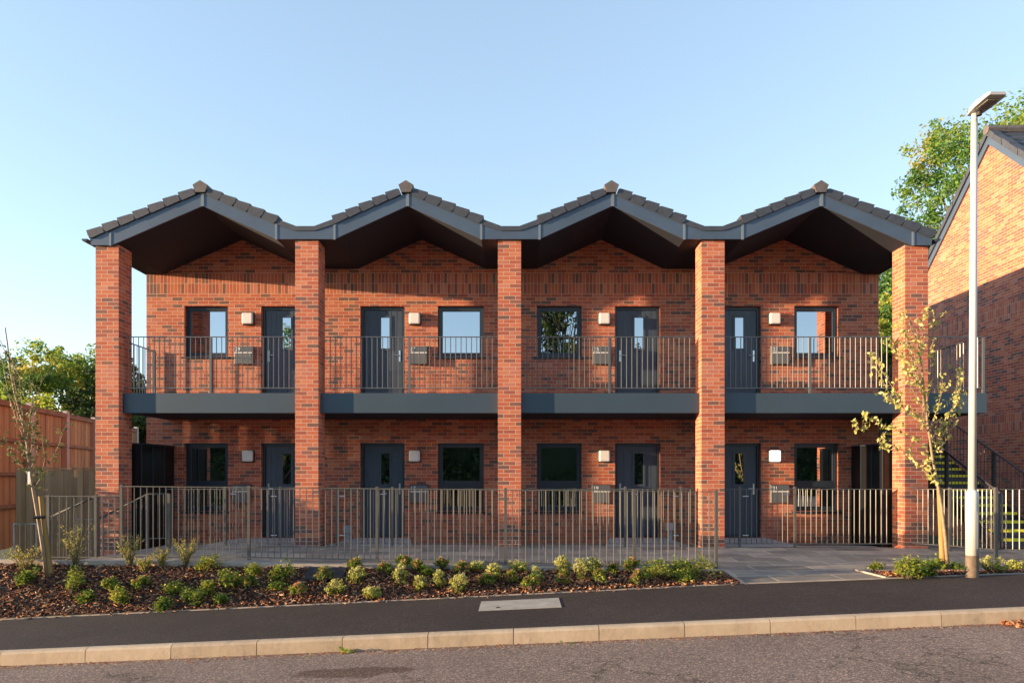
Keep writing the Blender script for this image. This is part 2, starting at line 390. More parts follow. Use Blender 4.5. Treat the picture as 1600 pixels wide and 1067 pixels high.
def bedpt(x, y):
    """where the sight line through photo point (x, y) meets the planting bed"""
    best = None
    for k in range(200):
        Y = 9.42 + k * 0.005
        p = P(x, y, Y)
        d = abs(p.z - zbed(p.x, Y))
        if best is None or d < best[0]: best = (d, p)
    p = best[1]
    return Vector((p.x, p.y, zbed(p.x, p.y)))

# ------------------------------------------------------------------ ground, road, pavement
def sheet(fn, xs, ys):
    mb = MB()
    for i in range(len(xs) - 1):
        for j in range(len(ys) - 1):
            mb.poly([(xs[i], ys[j], fn(xs[i], ys[j])), (xs[i + 1], ys[j], fn(xs[i + 1], ys[j])), (xs[i + 1], ys[j + 1], fn(xs[i + 1], ys[j + 1])), (xs[i], ys[j + 1], fn(xs[i], ys[j + 1]))])
    return mb
def rng_lin(a, b, n): return [a + (b - a) * k / n for k in range(n + 1)]
def zground(X, Y):
    x = max(-16, min(12, X)); z = -0.60 + 0.0425 * x
    if Y > 9.0: z = min(z, -0.42)
    return z
tag(sheet(zground, [-600, -200, -60, -16, -8, 0, 6, 12, 60, 200, 600], [-500, -120, -30, 0, 6, 9, 9.5, 20, 30, 60, 200, 700]).build('ground', 'ground'), kind='structure')
tag(sheet(lambda X, Y: -0.455 + 0.0425 * X, [-30, -16, -8, 0, 8, 16, 30], [-9, 0, 4, 7.32]).build('road', 'road'), kind='structure')
xs = rng_lin(-16, 16, 64)
pv = sheet(zpave, xs, [7.40, 8.0, 8.7, 9.4]).build('pavement', 'pave'); tag(pv, kind='structure')
e = MB()
for i in range(len(xs) - 1):
    a, b = xs[i], xs[i + 1]
    e.hexa([(a, 9.39, zback(a) - .2), (b, 9.39, zback(b) - .2), (b, 9.43, zback(b) - .2), (a, 9.43, zback(a) - .2), (a, 9.39, zback(a) + .012), (b, 9.39, zback(b) + .012), (b, 9.43, zback(b) + .012), (a, 9.43, zback(a) + .012)])
tag(e.build('pavement_edging', 'edging'), kind='structure')
# kerb: one stone per 0.915 m
kb = bpy.data.objects.new('kerb', None); COL.objects.link(kb); LOC['kerb'] = (0, 0, 0); tag(kb, kind='structure')
L = 0.9147; x0 = PX(0, 7.3) - 3 * L
for k in range(19):
    a, b = x0 + k * L + 0.004, x0 + (k + 1) * L - 0.004
    za, zb = zkerb(a), zkerb(b)
    k1 = MB()
    prof = [(7.28, -0.4), (7.295, -0.025), (7.312, -0.006), (7.34, 0.003), (7.41, 0.0), (7.41, -0.4)]
    A = [(a, y, za + z) for y, z in prof]; B = [(b, y, zb + z) for y, z in prof]
    n = len(prof)
    for i in range(n): j = (i + 1) % n; k1.poly([A[i], B[i], B[j], A[j]])
    k1.poly(list(reversed(A))); k1.poly(B)
    k1.build('kerb_stone', 'kerb', kb)
# forecourt paving and the entrance path
def zpath(X, Y):
    if Y <= YE: return lerp(zback(X) + 0.004, zedge(X), (Y - YB) / (YE - YB))
    return ypaving(Y, X)
tag(sheet(lambda X, Y: ypaving(Y, X), rng_lin(-6.75, 10.6, 40), [YE, 11.2, 12.2, 13.0, 13.5, 14.2, 14.8]).build('forecourt_paving', 'slabs'), kind='structure')
tag(sheet(zpath, rng_lin(3.10, 5.06, 6), [9.432, 9.8, YE]).build('entrance_path', 'slabs'), kind='structure')
ed = MB()
def edge_strip(pts, w, h):
    for (p, q) in zip(pts[:-1], pts[1:]): ed.beam(p, q, w, h)
def beam_x(xa, xb, n=24):
    for k in range(n):
        a, b = lerp(xa, xb, k / n), lerp(xa, xb, (k + 1) / n)
        ed.hexa([(a, YE - .09, zedge(a) - .3), (b, YE - .09, zedge(b) - .3), (b, YE, zedge(b) - .3), (a, YE, zedge(a) - .3), (a, YE - .09, zedge(a) + .01), (b, YE - .09, zedge(b) + .01), (b, YE, zedge(b) + .01), (a, YE, zedge(a) + .01)])
beam_x(-9.2, 3.10); beam_x(5.06, 11)
for X in (3.08, 5.08):
    edge_strip([(X, 9.43, zback(X) - .06), (X, 9.8, zpath(X, 9.8) - .062), (X, YE, zedge(X) - .06)], 0.05, 0.16)
for k in range(28):
    a, b = lerp(-6.0, 7.1, k / 28), lerp(-6.0, 7.1, (k + 1) / 28)
    ed.hexa([(a, 13.62, -.2), (b, 13.62, -.2), (b, 13.86, -.2), (a, 13.86, -.2), (a, 13.62, ypaving(13.62, a) + .006), (b, 13.62, ypaving(13.62, b) + .006), (b, 13.86, ypaving(13.86, b) + .006), (a, 13.86, ypaving(13.86, a) + .006)], 1)
tag(ed.build('path_edging', ['edging', 'ramp']), kind='structure')
# planting beds: soil + bark chips
rng = random.Random(5)
def bed_sheet(xa, xb, n):
    def fn(X, Y): return zbed(X, Y) + (noise.noise(Vector((X * 3, Y * 3, 0))) * 0.03 + noise.noise(Vector((X * 11, Y * 11, 3))) * 0.015 if 9.5 < Y < YE - .1 else 0)
    return sheet(fn, rng_lin(xa, xb, n), rng_lin(9.43, YE - 0.085, 12))
s1 = bed_sheet(-10.5, 3.06, 150); s2 = bed_sheet(5.10, 11.0, 60)
for src in (s2,):
    off = len(s1.v); s1.v += src.v; s1.f += [tuple(i + off for i in f) for f in src.f]; s1.m += src.m; s1.uv += src.uv
tag(s1.build('planting_soil', 'soil'), kind='structure')
ch = MB()
def chip(X, Y, z, rng, sc=1.0):
    L, W, T = rng.uniform(.025, .085) * sc, rng.uniform(.010, .026) * sc, rng.uniform(.004, .012)
    rot = Matrix.Rotation(rng.uniform(0, 6.28), 3, 'Z') @ Matrix.Rotation(rng.gauss(0, .45), 3, 'Y') @ Matrix.Rotation(rng.gauss(0, .5), 3, 'X')
    t = rng.random() ** 1.3
    c = Vector((X, Y, z + rng.uniform(0.0, .022)))
    q = [c + rot @ Vector(p) for p in ((-L / 2, -W / 2, 0), (L / 2, -W / 2 * .6, 0), (L / 2, W / 2 * .5, 0), (-L / 2 * .8, W / 2, 0), (-L / 2, -W / 2, T), (L / 2, -W / 2 * .6, T), (L / 2, W / 2 * .5, T), (-L / 2 * .8, W / 2, T))]
    i = len(ch.v); ch.v += [tuple(p) for p in q]
    for f in ((4, 5, 6, 7), (0, 1, 5, 4), (1, 2, 6, 5), (2, 3, 7, 6), (3, 0, 4, 7)):
        ch.f.append(tuple(i + k for k in f)); ch.m.append(0); ch.uv.append([(t, .5)] * 4)
for k in range(15000):
    X = rng.uniform(-9.3, 3.05); Y = rng.uniform(9.41, YE - .07); chip(X, Y, zbed(X, Y), rng)
for k in range(4200):
    X = rng.uniform(5.12, 10.2); Y = rng.uniform(9.44, YE - .07); chip(X, Y, zbed(X, Y), rng)
for k in range(160):      # chips strayed on to the pavement
    X = rng.uniform(-9, 3.2); Y = 9.4 - abs(rng.gauss(0, .05)); chip(X, Y, zpave(X, Y) - .004, rng, .7)
tag(ch.build('bark_mulch', 'bark'), 'brown bark chips covering the planting beds along the pavement', 'bark mulch', kind='stuff')

# ------------------------------------------------------------------ the apartment building
bld = empty('apartment_building', (-0.15, 14.8, 0), 'two storey red brick apartment block with four zigzag gables and brick pillars', 'building')
XL, XR = -8.09, 7.78
zs0, zs1 = PZ(459, YW), PZ(427, YW)           # the band of two soldier courses
opens = []                                    # x0, x1, z0, z1
WIN = [(288, 356), (684, 756), (839, 909), (1241, 1311)]
DOOR = [(408, 477), (563, 632), (961, 1032), (1120, 1189)]
zbal = 2.90
for a, b in WIN:
    opens.append((PX(a, YW), PX(b, YW), PZ(557, YW), PZ(478, YW))); opens.append((PX(a, YW), PX(b, YW), PZ(798, YW), PZ(692, YW)))
for a, b in DOOR:
    opens.append((PX(a, YW), PX(b, YW), zbal, PZ(478.5, YW))); opens.append((PX(a, YW), PX(b, YW), 0.0, PZ(692, YW)))
w = MB()
X_ = sorted(set([XL, XR] + [o[0] for o in opens] + [o[1] for o in opens])); Z_ = sorted(set([-0.35, zs0] + [o[2] for o in opens] + [o[3] for o in opens]))
for i in range(len(X_) - 1):
    for j in range(len(Z_) - 1):
        cx, cz = (X_[i] + X_[i + 1]) / 2, (Z_[j] + Z_[j + 1]) / 2
        if any(o[0] < cx < o[1] and o[2] < cz < o[3] for o in opens): continue
        w.poly([(X_[i], YW, Z_[j]), (X_[i + 1], YW, Z_[j]), (X_[i + 1], YW, Z_[j + 1]), (X_[i], YW, Z_[j + 1])])
D = 0.16
for (a, b, c, d) in opens:
    w.poly([(a, YW, c), (a, YW + D, c), (a, YW + D, d), (a, YW, d)][::-1]); w.poly([(b, YW, c), (b, YW + D, c), (b, YW + D, d), (b, YW, d)])
    w.poly([(a, YW, d), (b, YW, d), (b, YW + D, d), (a, YW + D, d)][::-1]); w.poly([(a, YW, c), (b, YW, c), (b, YW + D, c), (a, YW + D, c)])
w.poly([(XL, YW, -.35), (XL, YW, zs0), (XL, 21.5, zs0), (XL, 21.5, -.35)]); w.poly([(XR, YW, -.35), (XR, 21.5, -.35), (XR, 21.5, zs0), (XR, YW, zs0)])
w.poly([(XL, 21.5, -.35), (XL, 21.5, zs0), (XR, 21.5, zs0), (XR, 21.5, -.35)])
YFA = 12.95
apx = [317, 637, 957, 1283]
vleft = [(143, 175), (432, 523), (752, 843), (1069, 1160), (1424, 1455)]
def fx(x): return PX(x, YFA)
def fz(y): return PZ(y, YFA)
zv, zvend, zap = fz(374), fz(383.5), fz(322)
bot = []      # soffit profile of each bay: points left to right
for k in range(4):
    L0, L1 = vleft[k]; R0, R1 = vleft[k + 1]
    lm = L0 if k == 0 else (L0 + L1) / 2; rm = R1 if k == 3 else (R0 + R1) / 2
    zl = zvend if k == 0 else zv; zr = zvend if k == 3 else zv
    bot.append([(fx(lm), zl), (fx(L1), zl), (fx(apx[k]), zap), (fx(R0), zr), (fx(rm), zr)])
for k in range(4):
    pr = bot[k]
    x0_, x4_ = max(XL, pr[0][0]), min(XR, pr[4][0])
    top = [(x0_, pr[0][1]), (max(x0_, pr[1][0]), pr[1][1] + .02), (pr[2][0], pr[2][1] + .03), (min(x4_, pr[3][0]), pr[3][1] + .02), (x4_, pr[4][1])]
    w.poly([(x0_, YW, zs1), (x4_, YW, zs1)] + [(x, YW, z) for x, z in reversed(top)])
w.build('wall', 'brick', bld, uvo=(XL, 0, zs0))
w = MB()
w.poly([(XL, YW, zs0), (XR, YW, zs0), (XR, YW, zs1), (XL, YW, zs1)])
w.poly([(XL, YW, zs0), (XL, YW, zs1), (XL, 21.5, zs1), (XL, 21.5, zs0)]); w.poly([(XR, YW, zs0), (XR, 21.5, zs0), (XR, 21.5, zs1), (XR, YW, zs1)])
w.poly([(XL, 21.5, zs0), (XL, 21.5, zs1), (XR, 21.5, zs1), (XR, 21.5, zs0)])
w.build('soldier_course', 'soldier', bld, uvo=(XL, YW, zs0))
# pillars
PIL = [149.3, 461.3, 778, 1096, 1414]
for k, x in enumerate(PIL):
    a = PX(x, YF); m = MB()
    ztop = (zvend if k in (0, 4) else zv)
    m.box(a, a + 0.44, YF, YF + 0.44, -0.7 if k == 0 else -0.25, ztop + 0.03)
    m.build('brick_pillar', 'brick', bld, uvo=(a - .1125 * (k % 2), YF, 0.02 * k))
# roofs
NB = [7, 5, 5, 5]; NR = [5, 5, 5, 7]
TOPL = [(143, 374), (432, 350), (752, 350), (1069, 349)]
for k in range(4):
    pr = bot[k]
    if k == 0: tl = [(fx(141), fz(373))]
    else: tl = [(pr[0][0], fz(359.5)), (fx((vleft[k][0] + vleft[k][1]) / 2 + 15), fz(359)), (fx(vleft[k][1]), fz(349.5))]
    if k == 3: tr = [(fx(1456), fz(372))]
    else: tr = [(fx(vleft[k + 1][0]), fz(349.5)), (fx((vleft[k + 1][0] + vleft[k + 1][1]) / 2 - 15), fz(359)), (pr[4][0], fz(359.5))]
    top = tl + [(fx(apx[k]), fz(302))] + tr
    body = MB(); prof = pr + list(reversed(top)); n = len(prof)
    for i in range(n):
        (xa, za), (xb, zb) = prof[i], prof[(i + 1) % n]
        m = 0 if i < len(pr) - 1 else 1
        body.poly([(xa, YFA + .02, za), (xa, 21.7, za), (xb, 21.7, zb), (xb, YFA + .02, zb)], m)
    body.poly([(x, 21.7, z) for x, z in reversed(prof)], 1)
    # tiled slopes, a real layer on the deck
    ax, az = fx(apx[k]), fz(302)
    for (ex, ez) in (top[len(tl) - 1], top[len(tl) + 1]):
        d = Vector((ex - ax, 0, ez - az)); nn = Vector((-d.z, 0, d.x)).normalized()
        if nn.z < 0: nn = -nn
        rows = 10
        for r_ in range(rows):
            p0 = Vector((ax, 0, az)) + d * (r_ / rows) + nn * 0.03; p1 = Vector((ax, 0, az)) + d * ((r_ + 1) / rows) + nn * 0.075; p2 = Vector((ax, 0, az)) + d * ((r_ + 1) / rows) + nn * 0.03
            body.poly([(p0.x, YFA + .15, p0.z), (p1.x, YFA + .15, p1.z), (p1.x, 21.75, p1.z), (p0.x, 21.75, p0.z)], 1)
            body.poly([(p1.x, YFA + .15, p1.z), (p2.x, YFA + .15, p2.z), (p2.x, 21.75, p2.z), (p1.x, 21.75, p1.z)], 1)
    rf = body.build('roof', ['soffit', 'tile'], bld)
    fa = MB(); fa.prism([(x, z) for x, z in prof], YFA - .012, YFA + .018)
    fo = fa.build('fascia', 'fascia', rf)
    for xx, y0, y1, ww in ((apx[k], 304, 323, 5), (vleft[k][1] if k else 173, 351 if k else 364, 375 if k else 384.5, 3.5), (vleft[k + 1][0] if k < 3 else 1426, 351 if k < 3 else 363, 375 if k < 3 else 384.5, 3.5)):
        st = MB(); st.box(fx(xx - ww / 2), fx(xx + ww / 2), YFA - .022, YFA - .008, fz(y1), fz(y0)); st.build('fascia_joint', 'trim', rf)
    # dry verge caps
    va = random.Random(k)
    for side, cnt in ((-1, NB[k]), (1, NR[k])):
        vt = MB()
        a = Vector((fx(apx[k] - 2 + side * 8), 0, fz(304)))
        step = 24.2 / F * YFA
        if side < 0: e2 = tl[-1] if k else (fx(138), fz(374))
        else: e2 = tr[0] if k < 3 else (fx(1460), fz(373))
        d = (Vector((e2[0], 0, e2[1])) - a); full = d.length; d.normalize()
        nn = Vector((-d.z, 0, d.x));
        if nn.z < 0: nn = -nn
        Ls = full / (cnt + (0.12 if (k == 0 and side < 0) or (k == 3 and side > 0) else 0.0))
        if not ((k == 0 and side < 0) or (k == 3 and side > 0)): Ls = min(Ls, .305)
        for q in range(cnt):
            s0, s1 = q * Ls + .006, (q + 1) * Ls
            j = va.uniform(-.004, .004)
            pr2 = [a + d * s0 + nn * (-.012), a + d * (s1 - .035) + nn * (-.02), a + d * s1 + nn * .05, a + d * (s1 - .008) + nn * (.146 + j), a + d * (s0 + .03) + nn * .118, a + d * s0 + nn * .100]
            pts = [(p.x, p.z) for p in pr2]
            if side < 0: pts = list(reversed(pts))
            vt.prism(pts, YFA - .045 - .004 * (q % 2), YFA + .2)
        bp = [a + nn * (-.01), a + d * (cnt * Ls) + nn * (-.01), a + d * (cnt * Ls) + nn * .10, a + nn * .10]
        pts = [(p.x, p.z) for p in bp]
        if side < 0: pts = list(reversed(pts))
        vt.prism(pts, YFA - .034, YFA + .19)
        # sloping valley tiles at the foot of the inner slopes
        if not ((k == 0 and side < 0) or (k == 3 and side > 0)):
            b0 = a + d * (cnt * Ls)
            vx = (vleft[k][0] + vleft[k][1]) / 2 if side < 0 else (vleft[k + 1][0] + vleft[k + 1][1]) / 2
            p1 = Vector((fx(vx + 15 * (-side if side > 0 else 1)), 0, fz(359.5)))
            pts = [(b0.x, b0.z - .02), (p1.x, p1.z - .02), (p1.x, p1.z + .07), (b0.x, b0.z + .085)]
            if side < 0: pts = list(reversed(pts))
            vt.prism(pts, YFA - .03, YFA + .2)
            c1 = fx(vx)
            pts = [(p1.x, p1.z - .02), (c1, p1.z - .02), (c1, p1.z + .065), (p1.x, p1.z + .065)]
            if side < 0: pts = list(reversed(pts))
            vt.prism(pts, YFA - .03, YFA + .2)
        vt.build('verge_tile', 'tile', rf, bevel=0.008)
    rc = MB(); cx = apx[k] - 2
    pts = [(fx(cx - 7.5), fz(302.5)), (fx(cx + 7.5), fz(302.5)), (fx(cx + 11.5), fz(291)), (fx(cx), fz(284)), (fx(cx - 11.5), fz(291))]
    rc.prism(pts, YFA - .07, YFA + .25)
    for q in range(19): rc.prism([(x, z + .004 * (q % 2)) for x, z in pts], YFA + .25 + q * .45, YFA + .25 + (q + 1) * .45)
    rc.build('ridge_tile', 'ridge', rf)
for sx, xx in ((-1, 133.5), (1, 1464)):
    g = MB(); c = Vector((fx(xx), 0, fz(374)))
    prof = [(c.x + .055 * math.cos(t), c.z + .055 * math.sin(t)) for t in [math.pi + i * math.pi / 8 for i in range(9)]] + [(c.x + .045, c.z), (c.x - .045, c.z)]
    g.prism(prof, YFA - .03, 21.7); g.build('gutter', 'frame', bld)
# windows
def window(x0, x1, y0, y1, transom=None):
    a, b, zt, zb_ = PX(x0, YW), PX(x1, YW), PZ(y0, YW), PZ(y1, YW)
    fw, y = .062, YW + .085
    f = MB(); f.box(a, a + fw, y, y + .07, zb_, zt); f.box(b - fw, b, y, y + .07, zb_, zt)
    f.box(a + fw, b - fw, y, y + .07, zt - fw, zt); f.box(a + fw, b - fw, y, y + .07, zb_, zb_ + fw)
    bands = [(zb_ + fw, zt - fw)]
    if transom:
        t = PZ(transom, YW); f.box(a + fw, b - fw, y, y + .07, t - .05, t + .05); bands = [(zb_ + fw, t - .05), (t + .05, zt - fw)]
    wo = f.build('window', 'frame', bld)
    for (p, q) in bands:                      # slim sash in each light
        s = MB(); sw = .034
        s.box(a + fw, a + fw + sw, y + .012, y + .06, p, q); s.box(b - fw - sw, b - fw, y + .012, y + .06, p, q)
        s.box(a + fw + sw, b - fw - sw, y + .012, y + .06, q - sw, q); s.box(a + fw + sw, b - fw - sw, y + .012, y + .06, p, p + sw)
        s.build('sash', 'frame', wo)
        g = MB(); g.box(a + fw + sw, b - fw - sw, y + .034, y + .05, p + sw, q - sw); g.build('pane', 'glass', wo)
    sl = MB(); sl.hexa([(a - .05, YW - .045, zb_ - .045), (b + .05, YW - .045, zb_ - .045), (b + .05, YW + .085, zb_ - .03), (a - .05, YW + .085, zb_ - .03), (a - .05, YW - .045, zb_ - .012), (b + .05, YW - .045, zb_ - .012), (b + .05, YW + .085, zb_ + .004), (a - .05, YW + .085, zb_ + .004)])
    sl.build('sill', 'frame', wo)
for a, b in WIN: window(a, b, 478, 557); window(a, b, 692, 798, 757)
# doors
def door(x0, x1, z0, ytop, handle_left):
    a, b, zt = PX(x0, YW), PX(x1, YW), PZ(ytop, YW); y = YW + .085; fw = .058
    d = MB(); A, B, T = a + fw + .005, b - fw - .005, zt - fw - .005; Bo = z0 + .03
    yd = y + .03; pw = (B - A) / 7
    gx0, gx1, gz0, gz1 = lerp(A, B, .44), lerp(A, B, .66), T - .83, T - .16
    d.box(A, B, yd + .006, yd + .05, Bo, T)
    for k in range(7):                        # raised planks with grooves between, cut round the glazing
        p, q = A + k * pw + .005, A + (k + 1) * pw - .005
        if q < gx0 - .05 or p > gx1 + .05: d.box(p, q, yd, yd + .006, Bo + .02, T - .02)
        else: d.box(p, q, yd, yd + .006, Bo + .02, gz0 - .05); d.box(p, q, yd, yd + .006, gz1 + .05, T - .02)
    do = d.build('door', 'door', bld)
    f = MB(); f.box(a, a + fw, y, y + .07, z0, zt); f.box(b - fw, b, y, y + .07, z0, zt); f.box(a + fw, b - fw, y, y + .07, zt - fw, zt); f.box(a + fw, b - fw, y, y + .07, z0, z0 + .025)
    f.build('door_frame', 'frame', do)
    t = MB(); gy = yd - .014
    t.box(gx0 - .045, gx0, gy, yd + .007, gz0 - .045, gz1 + .045); t.box(gx1, gx1 + .045, gy, yd + .007, gz0 - .045, gz1 + .045); t.box(gx0, gx1, gy, yd + .007, gz1, gz1 + .045); t.box(gx0, gx1, gy, yd + .007, gz0 - .045, gz0)
    t.build('glazing_trim', 'door', do)
    g = MB(); g.box(gx0, gx1, yd - .002, yd + .0065, gz0, gz1); g.build('pane', 'glass', do)
    h = MB(); hx = A + .06 if handle_left else B - .06; s = 1 if handle_left else -1
    h.box(hx - .017, hx + .017, yd - .012, yd - .0005, z0 + .93, z0 + 1.17)
    h.tube([(hx, yd - .012, z0 + 1.06), (hx, yd - .055, z0 + 1.06), (hx + s * .12, yd - .055, z0 + 1.055)], .010, 8)
    h.build('handle', 'steel', do)
HL = [True, False, True, False]
for (a, b), hl in zip(DOOR, HL): door(a, b, zbal, 478.5, hl); door(a, b, 0.0, 692, hl)
# balcony deck
YBF = 13.125
bz0, bz1 = PZ(645, YBF), PZ(614, YBF)
s = MB(); s.box(PX(193, YBF), PX(1542, YBF), YBF, YBF + .02, bz0, bz1); s.build('balcony_fascia', 'balcony', bld)
s = MB(); x0b, x1b = PX(193, YBF), PX(1542, YBF)
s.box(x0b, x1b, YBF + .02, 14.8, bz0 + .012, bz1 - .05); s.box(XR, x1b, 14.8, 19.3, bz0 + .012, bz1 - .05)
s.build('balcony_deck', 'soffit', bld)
s = MB(); s.box(x0b - .004, x0b + .016, YBF + .02, 14.79, bz0, bz1); s.build('balcony_side_fascia', 'balcony', bld)
s = MB(); s.box(x1b - .016, x1b + .004, YBF + .02, 18.2, bz0, bz1); s.build('balcony_side_fascia', 'balcony', bld)
# thresholds
for k, (a, b) in enumerate(DOOR):
    m = MB(); A, B = PX(a - 8, YW), PX(b + 8, YW)
    if k in (0,): A = PX(a - 30, YW)
    m.hexa([(A - .25, 13.55, -.2), (B + .25, 13.55, -.2), (B, YW + .06, -.2), (A, YW + .06, -.2), (A - .25, 13.55, ypaving(13.55, A) + .005), (B + .25, 13.55, ypaving(13.55, B) + .005), (B, YW + .06, -.003), (A, YW + .06, -.003)])
    m.build('door_ramp', 'ramp', bld)

# ------------------------------------------------------------------ wall lamps and letterboxes
BAYN = ['leftmost bay', 'second bay from the left', 'third bay from the left', 'rightmost bay']
LAMPX = [(380, 398.5), (640, 657.5), (935, 953), (1200, 1218)]
def wall_lamp(c, lit):
    lo = empty('wall_lamp', c, None, None)
    m = MB(); m.box(c[0] - .134, c[0] + .134, YW - .06, YW - .002, c[2] - .136, c[2] + .134); m.build('lamp_base', 'lampback', lo, bevel=.02)
    m = MB(); m.box(c[0] - .122, c[0] + .118, YW - .115, YW - .055, c[2] - .120, c[2] + .122); m.build('diffuser', 'lamplit' if lit else 'lampwhite', lo, bevel=.035)
    return lo
protoL = None
NUMU = ['29', '27', '25', '23']; NUML = ['15', '17', '19', '21']
for up in (1, 0):
    for k, (a, b) in enumerate(LAMPX):
        zc = PZ(499, YW) if up else PZ(712.5, YW)
        c = (PX((a + b) / 2, YW), YW, zc)
        if up == 0 and k == 3: o = wall_lamp(c, True); lab = 'switched on square wall light glowing white beside ground floor door 21'
        else:
            if protoL is None: o = protoL = wall_lamp(c, False)
            else: o = copy_tree(protoL, c)
            lab = 'white square wall light beside %s %s' % (('balcony door' if up else 'ground floor door'), (NUMU if up else NUML)[k])
        tag(o, lab, 'wall light', 'square wall lights beside the flat doors')
NUMU = ['29', '27', '25', '23']; NUML = ['15', '17', '19', '21']
BOXU = [(370, 397), (641, 668), (926.5, 952), (1202, 1231)]; BOXL = [(366, 393), (641, 669), (925, 952), (1202, 1230)]
def letterbox(c, num):
    lo = empty('letterbox', c, None, None); x, _, z = c; hw, hh = .19, .195
    m = MB(); m.box(x - hw, x + hw, YW - .12, YW - .002, z - hh, z + hh - .13); m.build('box_body', 'boxgrey', lo, bevel=.008)
    m = MB(); m.hexa([(x - hw - .006, YW - .135, z + hh - .128), (x + hw + .006, YW - .135, z + hh - .128), (x + hw + .006, YW - .002, z + hh - .128), (x - hw - .006, YW - .002, z + hh - .128), (x - hw - .006, YW - .118, z + hh - .012), (x + hw + .006, YW - .118, z + hh - .012), (x + hw + .006, YW - .002, z + hh + .012), (x - hw - .006, YW - .002, z + hh + .012)])
    m.build('lid', 'boxside', lo, bevel=.006)
    m = MB(); m.box(x - hw + .002, x + hw - .002, YW - .126, YW - .1205, z + hh - .157, z + hh - .135); m.build('slot_strip', 'white', lo)
    m = MB(); m.tube([(x + hw - .045, YW - .1205, z + .0), (x + hw - .045, YW - .128, z + .0)], .009, 8); m.build('lock', 'steel', lo)
    cu = bpy.data.curves.new('house_number', 'FONT'); cu.body = num; cu.size = .115; cu.extrude = .0015; cu.materials.append(M['white'])
    tc_ = bpy.data.objects.new('number_curve', cu); COL.objects.link(tc_)
    me_ = bpy.data.meshes.new_from_object(tc_.evaluated_get(bpy.context.evaluated_depsgraph_get())); bpy.data.objects.remove(tc_); me_.name = 'house_number'
    t = bpy.data.objects.new('house_number', me_); COL.objects.link(t); t.parent = lo
    t.location = (-hw + .018, -.1345, hh - .112); t.rotation_euler = (R(90) - .13, 0, 0)
for k in range(4):
    for up, bx, nm in ((1, BOXU, NUMU), (0, BOXL, NUML)):
        a, b = bx[k]; c = (PX((a + b) / 2, YW), YW, PZ(556, YW) if up else PZ(771, YW))
        letterbox(c, nm[k]); o = [x for x in bpy.data.objects if x.name.startswith('letterbox') and x.type == 'EMPTY'][-1]
        o = max((x for x in bpy.data.objects if x.name.split('.')[0] == 'letterbox'), key=lambda q: q.name)
        tag(o, 'grey steel letterbox numbered %s on the brick wall of the %s' % (nm[k], 'balcony' if up else 'ground floor'), 'letterbox', 'letterboxes beside the flat doors')

# ------------------------------------------------------------------ railings
def railing(name, pts_top, pts_bot, label, cat, group, mat='rail', posts=(), spacing=.105, br=.0090, post_r=.021, post_up=.03, post_down=.06, toph=.013, parent_loc=None, square_post=True, low=.07):
    """pts_top/pts_bot: polylines of the top rail and the bottom rail; posts: (point_bottom, point_top)"""
    o = empty(name, parent_loc or pts_bot[0], label, cat, group)
    m = MB(); 
    for a, b in zip(pts_top[:-1], pts_top[1:]): m.beam(a, b, .04, toph)
    m.build('top_rail', mat, o)
    m = MB()
    for a, b in zip(pts_bot[:-1], pts_bot[1:]): m.beam(a, b, .035, .016)
    for (a, b), (c, d) in zip(zip(pts_bot[:-1], pts_bot[1:]), zip(pts_top[:-1], pts_top[1:])):
        a, b, c, d = map(Vector, (a, b, c, d)); n = max(2, round((b - a).length / spacing))
        for k in range(1, n):
            t = k / n; m.tube([a.lerp(b, t), c.lerp(d, t) - Vector((0, 0, .008))], br, 6, cap=False)
    m.build('bar_panel', 'raillit' if mat == 'rail' else mat, o)
    for (a, b) in posts:
        m = MB(); m.beam(Vector(a) - Vector((0, 0, post_down)), Vector(b) + Vector((0, 0, post_up)), post_r * 2, post_r * 2); m.build('post', mat, o)
    return o
zt_, zb2 = PZ(526, YBF + .03), PZ(606, YBF + .03)
yb = YBF + .06
bal = [(205, 460, 330), (508, 777.5, 640), (815, 1086, 952), (1133, 1394, 1265)]
for k, (a, b, pp) in enumerate(bal):
    X0, X1, XP = PX(a - (10 if k == 0 else 0), yb), PX(b, yb), PX(pp, yb)
    if k == 0: X0 = PX(176, yb)
    railing('balcony_railing', [(X0, yb, zt_), (X1, yb, zt_)], [(X0, yb, zb2), (X1, yb, zb2)], 'dark upright bar railing along the balcony edge in the ' + BAYN[k], 'railing', 'balcony railings between the pillars', 'raildark', [((XP, yb - .01, bz1 - .02), (XP, yb - .01, zt_ - .02))], post_up=0, post_down=0, spacing=.1005)
railing('balcony_railing', [(PX(176, yb), yb + .03, zt_), (-7.88, 14.77, zt_)], [(PX(176, yb), yb + .03, zb2), (-7.88, 14.77, zb2)], 'short dark railing closing the left end of the balcony beside the first pillar', 'railing', 'balcony end railings', 'raildark', [((-7.88, 14.74, bz1), (-7.88, 14.74, zt_))], post_up=0, post_down=0)
railing('balcony_railing', [(PX(1452, yb), yb, zt_), (PX(1536, yb), yb, zt_)], [(PX(1452, yb), yb, zb2), (PX(1536, yb), yb, zb2)], 'dark front railing of the stair landing right of the last pillar', 'railing', 'balcony end railings', 'raildark', [((PX(1536, yb), yb, bz1), (PX(1536, yb), yb, zt_ - .02))], post_up=0, post_down=0)
XS = PX(1536, yb)
railing('balcony_railing', [(XS, yb + .05, zt_), (XS, 18.1, zt_)], [(XS, yb + .05, zb2), (XS, 18.1, zb2)], 'dark receding side railing of the walkway above the outside stair', 'railing', 'balcony end railings', 'raildark', [((XS, 15.5, bz1), (XS, 15.5, zt_))], post_up=0, post_down=0)
